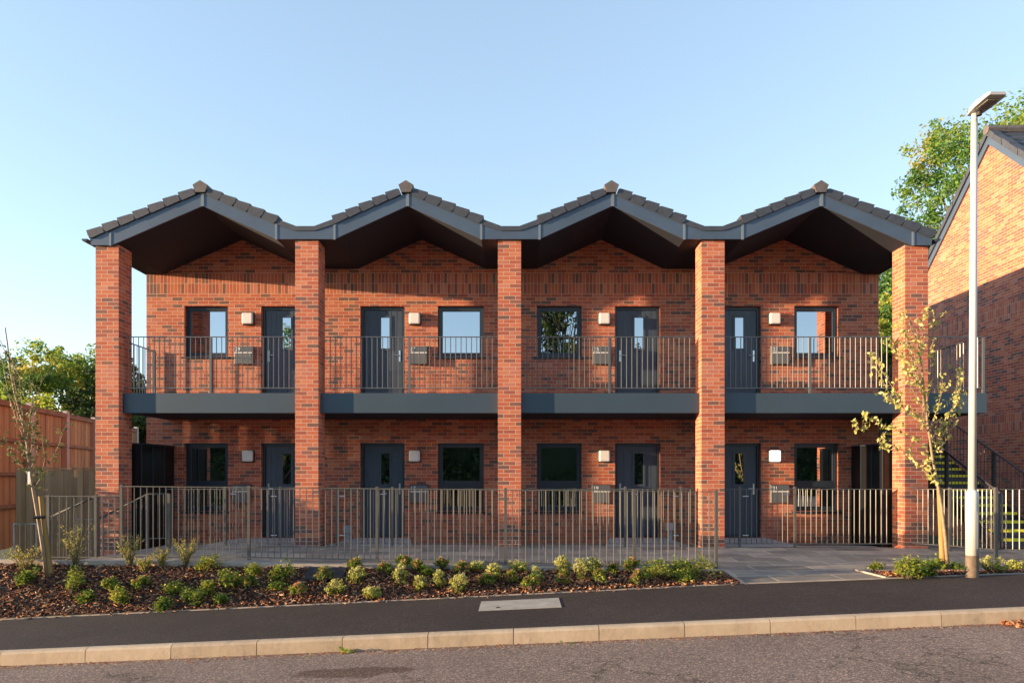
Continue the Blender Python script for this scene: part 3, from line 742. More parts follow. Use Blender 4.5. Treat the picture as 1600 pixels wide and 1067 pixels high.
# front railing in five panels along the planting bed
def yfr(x): return lerp(10.85, 10.5, (x - 191) / (1119 - 191))
fp = [(70, 775, 873), (150, 775, 873), (189, 775, 872)]
ptsT = [P(x, y, 10.85) for x, y, _ in fp]; ptsB = [P(x, y - 3, 10.85) for x, _, y in fp]
railing('front_railing', ptsT, ptsB, 'low end section of grey railing in front of the steps behind the staked sapling', 'railing', 'grey railings along the bark bed', posts=[(P(76, 873, 10.85), P(76, 776, 10.85)), (P(150, 876, 10.85), P(150, 776, 10.85))], spacing=.11)
fx_ = [190, 389, 589, 790, 991, 1119]
def ftop(x): return lerp(759.5, 768, (x - 190) / 929)
def fbot(x): return lerp(868, 887, (x - 190) / 929)
desc = ['between the first pillar and the black screen', 'in front of door 15 and the second pillar', 'in front of door 17 and letterbox 17', 'before the third pillar and window 19', 'short end panel at the entrance path']
for k in range(5):
    a, b = fx_[k], fx_[k + 1]
    railing('front_railing', [P(a, ftop(a), yfr(a)), P(b, ftop(b), yfr(b))], [P(a, fbot(a) - 2, yfr(a)), P(b, fbot(b) - 2, yfr(b))],
            'grey railing panel along the bark bed, ' + desc[k], 'railing', 'grey railings along the bark bed',
            posts=[(P(a, fbot(a), yfr(a)), P(a, ftop(a), yfr(a)))] + ([(P(b, fbot(b), yfr(b)), P(b, ftop(b), yfr(b)))] if k == 4 else []), spacing=.1035, br=.0076)
# railings and gates between the pillars on the ground floor
yg = 13.22
zgt, zgb = PZ(764, yg), PZ(849, yg)
def gpanel(a, b, label, gate=False, posts=(), hinge=None):
    o = railing('garden_gate' if gate else 'garden_railing', [(PX(a, yg), yg, zgt), (PX(b, yg), yg, zgt)], [(PX(a, yg), yg, zgb), (PX(b, yg), yg, zgb)], label, 'gate' if gate else 'railing',
                'low gates in front of the ground floor flats' if gate else 'low railings between the pillars', posts=[((PX(p, yg), yg, -.06), (PX(p, yg), yg, zgt)) for p in posts], post_down=.03, post_up=.05, spacing=.105)
    if gate:
        m = MB(); hx = PX(hinge[0], yg); s_ = hinge[1]
        for zz in (PZ(775, yg), PZ(836, yg)): m.tube([(hx, yg - .02, zz), (hx + s_ * .11, yg - .02, zz)], .011, 8)
        m.build('hinge', 'steel', o)
        m = MB(); lx = PX(b if s_ > 0 else a, yg) - s_ * .07; m.tube([(lx, yg - .03, PZ(771, yg)), (lx - s_ * .12, yg - .03, PZ(772, yg))], .009, 8); m.build('latch', 'steel', o)
gpanel(262, 352, 'low grey railing panel in front of the ground floor window left of gate 15', posts=(352,))
gpanel(355, 435, 'low grey gate in front of door 15', True, (), (433, -1))
gpanel(437.5, 460, 'narrow low railing between gate 15 and the second pillar', posts=(437.5,))
gpanel(508, 527, 'narrow low railing between the second pillar and gate 17', posts=(527,))
gpanel(530, 610, 'low grey gate left of door 17 beside the second pillar', True, (), (531, 1))
gpanel(613, 777.5, 'low grey railing under letterbox 17, left of the third pillar', posts=(613,))
gpanel(815, 977, 'low grey railing under letterbox 19, right of the third pillar', posts=(977,))
gpanel(980, 1061, 'low grey gate in front of door 19', True, (), (1060, -1))
gpanel(1064, 1086, 'narrow low railing between gate 19 and the fourth pillar', posts=(1064,))
gpanel(1133, 1155, 'narrow low railing between the fourth pillar and gate 21', posts=(1155.5,))
gpanel(1158, 1239, 'low grey gate below letterbox 21 at the head of the path', True, (), (1160, 1))
gpanel(1242, 1394, 'low grey railing before the black store and window 21', posts=(1242,))
# right hand front fence with its gate posts
A, B, C, D2 = P(1426, 764, 12.98), P(1484, 764, 12.6), P(1556, 764, 11.5), P(1720, 764, 11.4)
def lowp(p, d): return Vector((p.x, p.y, d))
railing('front_railing', [A, B], [lowp(A, .06), lowp(B, .05)], 'grey railing fixed to the front of the last pillar behind the leafy sapling', 'railing', 'grey railings right of the last pillar', posts=[(lowp(B, -.03), B)], spacing=.09)
railing('front_railing', [B, C], [lowp(B, .05), lowp(C, .10)], 'grey railing angled towards the street behind the lamp column', 'railing', 'grey railings right of the last pillar', posts=[(lowp(C, .0), C)], spacing=.1)
railing('front_railing', [C + Vector((.06, 0, 0)), D2], [lowp(C, .10) + Vector((.06, 0, 0)), lowp(D2, .1)], 'grey railing right of the lamp column in front of the yellow edged stair', 'railing', 'grey railings right of the last pillar', posts=[(lowp(C, -.0) + Vector((.075, .1, 0)), C + Vector((.075, .1, -.07)))], spacing=.11)

# ------------------------------------------------------------------ left hand steps and their handrails
stp = MB()
for k in range(3):
    xa = -6.75 - .29 * (k + 1); stp.box(xa, -6.752, 10.95, 12.35, -.75, .05 - .13 * (k + 1) + (.0015 * k))
stp.box(-8.6, -7.62, 10.95, 13.4, -.8, -.40)
tag(stp.build('concrete_steps', 'ramp', loc=(-7.2, 11.6, -.4)), 'three grey concrete steps down to the left of the forecourt', 'steps')
def handrail(Y, xs_, label):
    (xa, ya), (xb, yb_), (xc, yc) = xs_
    a, b, c = P(xa, ya, Y), P(xb, yb_, Y), P(xc, yc, Y)
    o = empty('step_handrail', (b.x, Y, 0), label, 'handrail', 'handrails of the left steps')
    m = MB(); m.tube([a, b, c], .016, 8); m.build('rail', 'darkrail', o, smooth=True)
    m = MB(); lo = [p - Vector((0, 0, .80)) for p in (a, b, c)]
    m.tube(lo, .011, 6)
    for (p, q, u, v) in ((a, b, lo[0], lo[1]), (b, c, lo[1], lo[2])):
        n = max(2, round((q - p).length / .11))
        for k in range(1, n): m.tube([u.lerp(v, k / n), p.lerp(q, k / n)], .0085, 6, cap=False)
    m.build('bar_panel', 'rail', o)
    for p, d in ((a, 1.0), (b, .98), (c, .98)):
        m = MB(); m.beam(p - Vector((0, 0, d)), p, .045, .045); m.build('post', 'rail', o)
handrail(10.98, ((71, 811), (148, 776), (152, 775.5)), 'sloping grey handrail of the steps, the one nearer the sapling')
handrail(12.32, ((153, 811), (230, 772), (264, 771)), 'sloping grey handrail of the steps, beside the first pillar')
def hoop(x0, x1, y0, y1, Y, label):
    o = empty('guard_frame', P((x0 + x1) / 2, y1, Y), label, 'guard rail', 'small metal guard frames')
    m = MB(); r = .018
    m.tube([P(x0, y1, Y), P(x0, y0, Y), P(x1, y0, Y), P(x1, y1, Y)], r, 6); m.build('frame', 'galv', o)
    m = MB()
    for k in range(1, 4):
        x = lerp(x0, x1, k / 4); m.tube([P(x, y1, Y), P(x, y0, Y)], .006, 6)
    m.build('bar_panel', 'galv', o)
hoop(22, 57, 818, 875, 11.3, 'small metal guard frame standing before the weathered boards, left of the sapling')
hoop(120, 149, 811, 876, 11.3, 'small metal guard frame at the foot of the steps right of the sapling')

# ------------------------------------------------------------------ black screens of the bin stores
def store(x0, x1, side, label):
    o = empty('bin_store', ((x0 + x1) / 2, 14, 0), label, 'bin store', 'black bin stores at the building ends')
    m = MB(); m.box(x0, x1, 13.50, 14.79, -.2, 1.95); m.build('panel', 'blackgloss', o)
    m = MB(); xs_ = x1 if side > 0 else x0
    for yy in (13.50, 13.92, 14.36, 14.755):
        m.box(xs_ - .012, xs_ + .012, yy, yy + .03, -.19, 1.955)
    m.build('corner_trim', 'frame', o)
    m = MB(); m.box(x0 - .02, x1 + .02, 13.48, 14.79, 1.956, 1.985); m.build('roof', 'frame', o)
store(-8.05, -7.49, 1, 'tall black screen of the store beside the first pillar')
store(7.19, 7.76, -1, 'tall glossy black store beside the last pillar')

# ------------------------------------------------------------------ external stair
st = empty('outside_staircase', (9.5, 13, 0), 'dark steel outside staircase with yellow step edges beside the brick house', 'staircase')
SX0, SX1 = 9.06, 10.02
y0s, rise, going = 12.9, .151, .285
for k in range(19):
    y, z = y0s + k * going, rise * (k + 1)
    m = MB(); m.box(SX0, SX1, y, y + going + .02, z - .035, z - .002); m.box(SX0, SX1, y + .02, y + .03, z - rise, z - .036)
    t = m.build('tread', 'stairsteel', st)
    m = MB(); m.box(SX0 + .005, SX1 - .005, y - .012, y + .06, z - .05, z + .002); m.build('nosing', 'yellow', t)
for X in (SX0 - .02, SX1 + .02):
    m = MB(); a, b = Vector((X, y0s - .1, -.05)), Vector((X, y0s + 19 * going, 19 * rise - .05)); m.beam(a, b, .03, .24); m.build('stringer', 'stairsteel', st)
    m = MB(); up = Vector((0, 0, .98))
    m.tube([a + up * .0 + Vector((0, 0, .12)), a + up + Vector((0, 0, .05)), b + up + Vector((0, 0, .05))], .022, 8); m.build('handrail', 'stairsteel', st)
    m = MB(); n = 48
    for k in range(1, n): p = a.lerp(b, k / n); m.tube([p + Vector((0, 0, .2)), p + up + Vector((0, 0, .04))], .008, 6, cap=False)
    m.beam(a + Vector((0, 0, .22)), b + Vector((0, 0, .22)), .02, .02)
    m.build('bar_panel', 'stairsteel', st)
    for t_ in (.02, .3, .6, .95):
        p = a.lerp(b, t_); m = MB(); m.beam(p - Vector((0, 0, .05)), p + up + Vector((0, 0, .05)), .06, .06); m.build('post', 'stairsteel', st)
m = MB(); m.box(XR + .3, SX1 + .06, y0s + 19 * going + .02, y0s + 19 * going + 1.3, 19 * rise - .13, 19 * rise); m.build('landing', 'stairsteel', st)

# ------------------------------------------------------------------ brick house on the right
HX = 12.2
ho = empty('brick_house', (HX, 17.7, 0), 'red brick house with a steep sunlit gable at the right edge', 'house')
ya, yb2, yc_, zc_, ze_ = 13.6, 21.8, 17.7, 10.02, 6.2
def gz(y): return zc_ - abs(y - yc_) * (zc_ - ze_) / (yc_ - ya)
def clip_gable(z0, z1):
    pts = []
    def yl(z): return ya if z <= ze_ else yc_ - (zc_ - z) / (zc_ - ze_) * (yc_ - ya)
    def yr(z): return yb2 if z <= ze_ else 2 * yc_ - yl(z)
    return [(HX, yr(z0), z0), (HX, yl(z0), z0), (HX, yl(z1), z1), (HX, yr(z1), z1)]
w = MB()
bands = [(2.45, 2.9), (5.27, 5.72)]
w.poly(clip_gable(-.5, 2.45)); w.poly(clip_gable(2.9, 5.27)); w.poly(clip_gable(5.72, ze_)); w.poly([(HX, yb2, ze_), (HX, ya, ze_), (HX, yc_, zc_)])
w.poly([(HX, ya, -.5), (24, ya, -.5), (24, ya, ze_), (HX, ya, ze_)]); w.poly([(HX, yb2, -.5), (HX, yb2, ze_), (24, yb2, ze_), (24, yb2, -.5)])
w.poly([(24, ya, -.5), (24, yb2, -.5), (24, yb2, ze_), (24, yc_, zc_), (24, ya, ze_)])
w.build('wall', 'brick', ho, uvo=(HX, ya, .02))
w = MB()
for a, b in bands: w.poly(clip_gable(a, b))
w.build('soldier_course', 'soldier', ho, uvo=(HX, ya, 2.45))
sl = (zc_ - ze_) / (yc_ - ya); nrm = math.hypot(1, sl)
rf = MB()
for sgn in (-1, 1):
    rows = 18; Ls = (yc_ - ya + .35)
    for r_ in range(rows):
        d0, d1 = Ls * r_ / rows, Ls * (r_ + 1) / rows
        pA = (yc_ + sgn * d0, zc_ + .22 - d0 * sl); pB = (yc_ + sgn * d1, zc_ + .285 - d1 * sl); pC = (yc_ + sgn * d1, zc_ + .22 - d1 * sl)
        q = [(HX - .02, pA[0], pA[1]), (HX - .02, pB[0], pB[1]), (24.2, pB[0], pB[1]), (24.2, pA[0], pA[1])]
        q2 = [(HX - .02, pB[0], pB[1]), (HX - .02, pC[0], pC[1]), (24.2, pC[0], pC[1]), (24.2, pB[0], pB[1])]
        if sgn > 0: q.reverse(); q2.reverse()
        rf.poly(q); rf.poly(q2)
    e0, e1 = yc_, yc_ + sgn * Ls
    q = [(HX - .02, e0, zc_ + .1), (24.2, e0, zc_ + .1), (24.2, e1, zc_ + .1 - Ls * sl), (HX - .02, e1, zc_ + .1 - Ls * sl)]
    rf.poly(q)
ro = rf.build('roof', 'tile', ho)
vg = MB(); cp = MB(); rr = MB()
for sgn in (-1, 1):
    Ls = yc_ - ya + .35; e1 = yc_ + sgn * Ls; dz = Ls * sl
    def strip(mb, x0, x1, o0, o1, d0=0.0, d1=Ls):
        ya_, yb_ = yc_ + sgn * d0, yc_ + sgn * d1
        p = [(x0, ya_, zc_ + o0 - d0 * sl), (x1, ya_, zc_ + o0 - d0 * sl), (x1, yb_, zc_ + o0 - d1 * sl), (x0, yb_, zc_ + o0 - d1 * sl)]
        mb.hexa(p + [(x, y, z + o1 - o0) for x, y, z in p])
    strip(vg, HX - .06, HX + .03, -.10, .11)
    n = 16
    for k in range(n): strip(cp, HX - .10 - .006 * (k % 2), HX + .12, .125, .315 - .02 * (k % 2), Ls * k / n, Ls * (k + 1) / n - .012)
vg.build('bargeboard', 'fascia', ro); cp.build('verge_tile', 'tile', ro)
rr.prism([(0, 0), (1, 0), (1, 1)], 0, 1) if False else None
for k in range(26):
    x = HX - .12 + k * .46; rr.tube([(x, yc_, zc_ + .27), (x + .45, yc_, zc_ + .27)], .12, 8)
rr.build('ridge_tile', 'ridge', ro)

# ------------------------------------------------------------------ fences on the left
fe = empty('wooden_fence', (-11.8, 16.46, 0), 'tall brown boarded fence with concrete posts receding behind the saplings at left', 'fence')
q0, q1, q2 = Vector((-11.8, 16.46, 0)), Vector((-12.29, 18.5, 0)), Vector((-12.78, 20.5, 0))
stn = q0 + (q0 - q1) * 1.0
line = [stn + (q0 - q1) * .88, stn, q0, q1, q2, q2 + (q2 - q1), q2 + (q2 - q1) * 2]
zt = 3.0
for a, b in zip(line[:-1], line[1:]):
    d = (b - a).normalized(); s_ = Vector((d.y, -d.x, 0))       # towards the viewer's right
    A_, B_ = a + d * .06, b - d * .06
    m = MB(); nb = 15
    for k in range(nb):
        p, q = A_.lerp(B_, k / nb), A_.lerp(B_, (k + 1) / nb - .004)
        off = s_ * (.006 * (k % 2))
        m.hexa([p - off + Vector((0, 0, -.3)), q - off + Vector((0, 0, -.3)), q - off - s_ * .02 + Vector((0, 0, -.3)), p - off - s_ * .02 + Vector((0, 0, -.3)),
                p - off + Vector((0, 0, zt - .06)), q - off + Vector((0, 0, zt - .06)), q - off - s_ * .02 + Vector((0, 0, zt - .06)), p - off - s_ * .02 + Vector((0, 0, zt - .06))])
    m.build('board_panel', 'fencewood', fe)
    m = MB()
    for zz, hh in ((zt - .05, .10), (zt - .85, .08), (zt - 1.62, .08), (zt - 2.35, .08)):
        m.beam(A_ + s_ * .035 + Vector((0, 0, zz)), B_ + s_ * .035 + Vector((0, 0, zz)), .05, hh)
    m.beam(A_ + Vector((0, 0, zt)), B_ + Vector((0, 0, zt)), .12, .035)
    m.build('rail', 'fencerail', fe)
    m = MB(); m.beam(B_ - d * .15 + s_ * .02 + Vector((0, 0, -.3)), B_ - d * .15 + s_ * .02 + Vector((0, 0, zt - .1)), .03, .22); m.build('side_board', 'fencerail', fe)
for a in line:
    m = MB(); m.box(a.x - .055, a.x + .055, a.y - .06, a.y + .06, -.5, zt + .09); m.build('concrete_post', 'concrete', fe)
of = MB(); Yo = 13.55
xa, xb = PX(25, Yo), PX(160, Yo); nb = 9
for k in range(nb):
    p, q = lerp(xa, xb, k / nb), lerp(xa, xb, (k + 1) / nb) - .006
    of.box(p, q, Yo + .004 * (k % 2), Yo + .03, -.9, PZ(734.5, Yo) + .004 * (k % 3))
o = tag(of.build('board_fence', 'oldwood', loc=(xa, Yo, -.5)), 'weathered grey brown board fence standing left of the first pillar', 'fence')
m = MB(); m.box(xa - .01, xb, Yo - .02, Yo + .05, PZ(734, Yo) + .012, PZ(732, Yo) + .02); m.build('capping', 'oldwood', o)
LOC['dummy'] = (0, 0, 0)

# ------------------------------------------------------------------ street lamp
Yl = 9.3; lx = PX(1519, Yl); zl = zpave(lx, Yl)
sl_ = empty('street_lamp', (lx, Yl, zl), 'tall pale grey street lamp column at the back of the pavement', 'street lamp')
m = MB(); m.tube([(lx, Yl, zl - .05), (lx, Yl, PZ(867, Yl))], .080, 24); m.build('column_foot', 'polefoot', sl_, smooth=False)
m = MB(); zs = PZ(772, Yl)
m.tube([(lx, Yl, PZ(867, Yl)), (lx, Yl, zs), (lx, Yl, zs + .03), (lx, Yl, zs + .055), (lx + .0, Yl, zs + .06)], [.0785, .0785, .073, .058, .050], 24)
m.tube([(lx, Yl, zs + .05), (lx + .03, Yl, PZ(192, Yl))], [.049, .041], 24)
m.tube([(lx + .03, Yl, PZ(192, Yl)), (lx + .031, Yl, PZ(177, Yl))], [.037, .037], 20)
c_ = m.build('column', 'polepaint', sl_); c_.data.polygons.foreach_set('use_smooth', [len(p.vertices) == 4 for p in c_.data.polygons])
m = MB(); m.box(lx - .021, lx + .021, Yl - .0770, Yl - .070, .35, .85); m.build('access_door', 'polepaint', sl_)
zh = PZ(177, Yl)
m = MB(); hw = .135
def hd(y, z0, z1, w_): return [(lx + .045 - w_, y, z0), (lx + .045 + w_, y, z0), (lx + .045 + w_ * .85, y, z1), (lx + .045 - w_ * .85, y, z1)]
rings = [hd(Yl + .08, zh - .0, zh + .05, .06), hd(Yl + .02, zh - .01, zh + .075, .09), hd(Yl - .15, zh - .005, zh + .085, .118), hd(Yl - .38, zh + .0, zh + .065, .122), hd(Yl - .44, zh + .008, zh + .045, .11)]
for a, b in zip(rings[:-1], rings[1:]):
    for i in range(4): j = (i + 1) % 4; m.poly([a[j], a[i], b[i], b[j]])
m.poly(rings[0]); m.poly(list(reversed(rings[-1])))
hd_ = m.build('lamp_head', 'lamphead', sl_, bevel=.012)
m = MB(); m.box(lx + .045 - .07, lx + .045 + .07, Yl - .35, Yl - .12, zh - .016, zh - .001); m.build('lens', 'lens', hd_)
m = MB(); m.tube([(lx + .06, Yl - .05, zh - .06), (lx + .06, Yl - .05, zh)], .035, 12); m.build('photocell', 'lampback', hd_)

# ------------------------------------------------------------------ street details
m = MB(); xa, xb = PX(749, 8.6), PX(876, 8.6)
def cz(X, Y): return zpave(X, Y) + .006
ya_, yb_ = 8.42, 9.02
m.hexa([(xa, ya_, cz(xa, ya_) - .1), (xb, ya_, cz(xb, ya_) - .1), (xb, yb_, cz(xb, yb_) - .1), (xa, yb_, cz(xa, yb_) - .1), (xa, ya_, cz(xa, ya_)), (xb, ya_, cz(xb, ya_)), (xb, yb_, cz(xb, yb_)), (xa, yb_, cz(xa, yb_))])
o = m.build('access_cover', 'cover', loc=(0, 8.7, cz(0, 8.7))); tag(o, 'pale rectangular concrete access cover set in the dark pavement', 'access cover')
m = MB()
for px_, w__ in ((778, .03),): X = PX(px_, 8.55); m.box(X - .02, X + .02, 8.53, 8.59, cz(X, 8.6) - .02, cz(X, 8.6) + .003)
m.build('lifting_slot', 'black', o)
pm = [bedpt(476, 903), bedpt(536, 905)]
gx0, gx1 = pm[0].x, pm[1].x
m = MB(); g0, g1 = 9.95, 10.24
for k in range(12):
    y0_, y1_ = lerp(g0, g1, k / 12), lerp(g0, g1, (k + .62) / 12)
    m.hexa([(gx0, y0_, zbed(gx0, y0_) - .02), (gx1, y0_, zbed(gx1, y0_) - .02), (gx1, y1_, zbed(gx1, y1_) - .02), (gx0, y1_, zbed(gx0, y1_) - .02), (gx0, y0_, zbed(gx0, y0_) + .05), (gx1, y0_, zbed(gx1, y0_) + .05), (gx1, y1_, zbed(gx1, y1_) + .05), (gx0, y1_, zbed(gx0, y1_) + .05)])
o = tag(m.build('drain_grate', 'lampback', loc=(gx0, 10.1, 0)), 'black ribbed drain grate lying in the bark bed', 'drain grate')
m = MB(); m.hexa([(gx0, g0, zbed(gx0, g0) - .02), (gx1, g0, zbed(gx1, g0) - .02), (gx1, g1, zbed(gx1, g1) - .02), (gx0, g1, zbed(gx0, g1) - .02), (gx0, g0, zbed(gx0, g0) + .03), (gx1, g0, zbed(gx1, g0) + .03), (gx1, g1, zbed(gx1, g1) + .03), (gx0, g1, zbed(gx0, g1) + .03)])
m.build('tray', 'black', o)
def meter(x, y0, y1, label):
    Y = 14.35; c = P(x, y1, Y); zg = ypaving(Y, c.x)
    o = empty('utility_post', (c.x, Y, zg), label, 'utility box', 'grey utility boxes on short posts')
    b0, b1 = PZ(y0 + 12, Y), PZ(y0, Y)
    m = MB(); m.box(c.x - .085, c.x + .085, Y - .06, Y + .06, b0, b1); m.build('box', 'plasticgrey', o, bevel=.01)
    m = MB(); m.box(c.x - .04, c.x + .04, Y - .03, Y + .03, zg, b0); m.build('pipe', 'plasticgrey', o)
meter(543.5, 820.5, 850, 'grey utility box on a short post left of door 17')
meter(1047, 816.5, 847, 'grey utility box on a short post right of door 19')

# leaves and litter along the kerb
lt = MB(); rng = random.Random(8)
for k in range(1700):
    X = rng.uniform(-6.5, 6.5); Y = 7.275 - abs(rng.gauss(0, .07)); z = -0.455 + .0425 * X
    s_ = rng.uniform(.004, .014) * (1.5 if rng.random() < .08 else 1); t = rng.uniform(.55, 1)
    c = Vector((X, Y, z + s_ * .3))
    lt.poly([c + Vector((rng.uniform(-s_, 0), -s_ * .6, -s_ * .3)), c + Vector((s_, rng.uniform(-s_, 0) * .4, -s_ * .3)), c + Vector((0, 0, s_ * .6))], 0, [(t, .5)] * 3)
    lt.poly([c + Vector((-s_, -s_ * .5, -s_ * .3)), c + Vector((s_, -s_ * .5, -s_ * .3)), c + Vector((s_ * .5, s_ * .6, s_ * .3)), c + Vector((-s_ * .6, s_ * .5, s_ * .35))], 0, [(t, .5)] * 4)
tag(lt.build('kerb_grit', 'bark'), 'loose grit and crumbs lying along the foot of the kerb', 'grit', kind='stuff')
lp = MB()
for k in range(520):
    X = 5.1 + abs(rng.gauss(0, .55)) ; Y = 7.24 - abs(rng.gauss(0, .09))
    if X > 7: continue
    n = Vector((rng.gauss(0, .5), rng.gauss(0, .5), 1)); lp.leaf(Vector((X, Y, -.455 + .0425 * X + rng.uniform(.005, .05))), rng.uniform(.03, .07), n, rng.uniform(.55, 1), rng)
tag(lp.build('leaf_litter', 'bark'), 'drift of brown fallen leaves in the gutter at the right end of the kerb', 'leaf litter', kind='stuff')
def fallen(x, y, cols, n, size, label, mat):
    Yr = 1.0
    for k in range(400):
        Y = 5 + k * .006; p = P(x, y, Y)
        if p.z >= -.455 + .0425 * p.x: 
            if k == 0: pass
        if abs(p.z - (-.455 + .0425 * p.x)) < .004: break
    m = MB(); r2 = random.Random(x)
    for k in range(n):
        c = Vector((p.x + r2.uniform(-.09, .09) * (n > 1), p.y + r2.uniform(-.03, .03) * (n > 1), p.z + .012 + .006 * k))
        m.leaf(c, size * r2.uniform(.8, 1.2), Vector((r2.gauss(0, .3), r2.gauss(-.3, .3), 1)), cols, r2, .5)
    tag(m.build('fallen_leaf', mat, loc=p), label, 'fallen leaf', 'leaves lying on the road')
fallen(545, 1019, .75, 6, .10, 'cluster of green leaves lying at the kerb foot left of centre', 'shrub')
fallen(300, 1034, .8, 2, .08, 'brown leaf on the road at the left below the kerb', 'bark')
fallen(880, 1005, .55, 3, .07, 'few small green leaves at the kerb foot right of centre', 'shrub')
fallen(482, 1026, .6, 1, .05, 'single tiny green leaf on the road left of the leaf cluster', 'shrub')

# ------------------------------------------------------------------ trees
def leafy(mb, c, r, n, size, rng, tone, flat=.8, asp=.6):
    for _ in range(n):
        u = Vector((rng.gauss(0, 1), rng.gauss(0, 1), rng.gauss(0, 1))).normalized()
        rad = r * rng.random() ** .45
        p = c + Vector((u.x * rad, u.y * rad, u.z * rad * flat))
        nrm = u * .6 + Vector((rng.gauss(0, .6), rng.gauss(0, .6), .5 + rng.gauss(0, .5)))
        mb.leaf(p, size * rng.uniform(.7, 1.3), nrm, max(0, min(1, tone + rng.gauss(0, .16))), rng, asp)
def big_tree(base, h, cr, crz, seed, label, nclump=46, per=240, size=.17, mat='leafa', group=None, low=.32, tr=.22):
    rng = random.Random(seed)
    o = empty('broadleaf_tree', base, label, 'tree', group)
    base = Vector(base); t = MB(); lv = MB()
    top = base + Vector((rng.uniform(-.4, .4), rng.uniform(-.4, .4), h * .86))
    tp = [base, base.lerp(top, .3) + Vector((rng.gauss(0, .1), rng.gauss(0, .1), 0)), base.lerp(top, .6) + Vector((rng.gauss(0, .2), rng.gauss(0, .2), 0)), top]
    t.tube(tp, [tr, tr * .75, tr * .45, .03], 8)
    cz_ = base.z + h - crz
    for k in range(nclump):
        while True:
            u = Vector((rng.uniform(-1, 1), rng.uniform(-1, 1), rng.uniform(-1, 1)))
            if .25 < u.length < 1: break
        if u.z < -.5: u *= .8
        c = Vector((base.x + u.x * cr, base.y + u.y * cr, cz_ + u.z * crz))
        f = max(.12, min(.9, (c.z - base.z) / h - .22)); s_ = base.lerp(top, f)
        mid = s_.lerp(c, .5) + Vector((rng.gauss(0, .15), rng.gauss(0, .15), .15))
        t.tube([s_, mid, c], [tr * .28 * (1 - f) + .02, .03, .012], 5, cap=False)
        tone = max(.05, min(.95, .42 + .22 * rng.gauss(0, 1) + (.25 if rng.random() < .14 else 0)))
        r_ = cr * rng.uniform(.16, .30)
        leafy(lv, c, r_, int(per * .55), size, rng, tone)
        for q in range(3):
            v = Vector((rng.gauss(0, 1), rng.gauss(0, 1), rng.gauss(.2, .8))).normalized()
            c2 = c + v * r_ * rng.uniform(.9, 1.35)
            t.tube([c, c2], [.012, .006], 4, cap=False)
            leafy(lv, c2, r_ * rng.uniform(.35, .55), int(per * .16), size, rng, tone + rng.gauss(0, .1))
    t.build('trunk', 'trunk', o, smooth=True); lv.build('crown', mat, o)
    return o
zg = -1.0
big_tree((17.5, 26, zg), 15.7, 4.0, 6.6, 11, 'tall green tree turning yellow behind the last gable and the brick house', 170, 560, .135, low=.3)
big_tree((25.6, 31, zg), 20.4, 4.6, 6.5, 12, 'tall tree showing above the brick house roof at the right edge', 110, 480, .15)
big_tree((13.3, 24.5, zg), 8.2, 2.3, 3.4, 13, 'smaller green tree seen through the gap beside the last pillar', 80, 420, .13)
big_tree((-19.9, 30, zg), 8.5, 3.1, 3.7, 21, 'round yellow green tree beyond the fence nearest the first pillar', 72, 520, .14, 'leafc')
big_tree((-24.9, 31.5, zg), 7.9, 2.7, 3.3, 22, 'yellow green tree beyond the fence at the left edge', 62, 500, .14, 'leafc')
big_tree((-16.6, 29, zg), 7.0, 2.4, 3.0, 23, 'darker tree glimpsed between the first pillar and the wall', 80, 420, .13, 'leafb')
# trees across the road, seen in the window glass
big_tree((3.3, -17, -.8), 17, 4.0, 7.2, 31, 'large tree across the road mirrored in the third balcony window', 120, 200, .26, 'leafb', 'trees across the road')
big_tree((-15.5, -15, -1.2), 12.4, 3.3, 5.0, 32, 'tree across the road mirrored in the first balcony window', 46, 150, .26, 'leafa', 'trees across the road')
big_tree((-4.6, -19, -.9), 8.6, 3.4, 3.6, 33, 'low tree across the road mirrored in the second balcony window', 40, 150, .26, 'leafb', 'trees across the road')
hd2 = MB(); rng = random.Random(3)
for k in range(330):
    c = Vector((rng.uniform(-30, 30), -15 + rng.gauss(0, .7), rng.uniform(-1.2, 4.6))); leafy(hd2, c, 1.1, 85, .34, rng, .4 + rng.gauss(0, .15))
hd2.hexa([(-31, -15.9, -1.8), (31, -15.9, -1.8), (31, -15.1, -1.8), (-31, -15.1, -1.8), (-31, -15.7, 4.9), (31, -15.7, 4.9), (31, -15.3, 4.9), (-31, -15.3, 4.9)])
hd2.uv = [u if u is not None else [(.1, .5)] * 4 for u in hd2.uv]
o = hd2.build('tall_hedge', 'leafb', loc=(0, -15, -.6)); tag(o, 'tall dark hedge across the road mirrored in the ground floor windows', 'hedge')
# low hedge added outside the frame at left to shade the ground floor
hs = MB(); rng = random.Random(4)
for k in range(80):
    yy = rng.uniform(10.55, 13.4); c = Vector((-10.75 + rng.gauss(0, .12), yy, rng.uniform(-.6, 1.35) + .1 * math.sin(yy * 5))); leafy(hs, c, .32, 110, .11, rng, .45)
o = hs.build('shading_hedge', 'leafa', loc=(-10.75, 12, -.9)); tag(o, 'unseen low hedge added left of the steps to shade the ground floor', 'hedge')

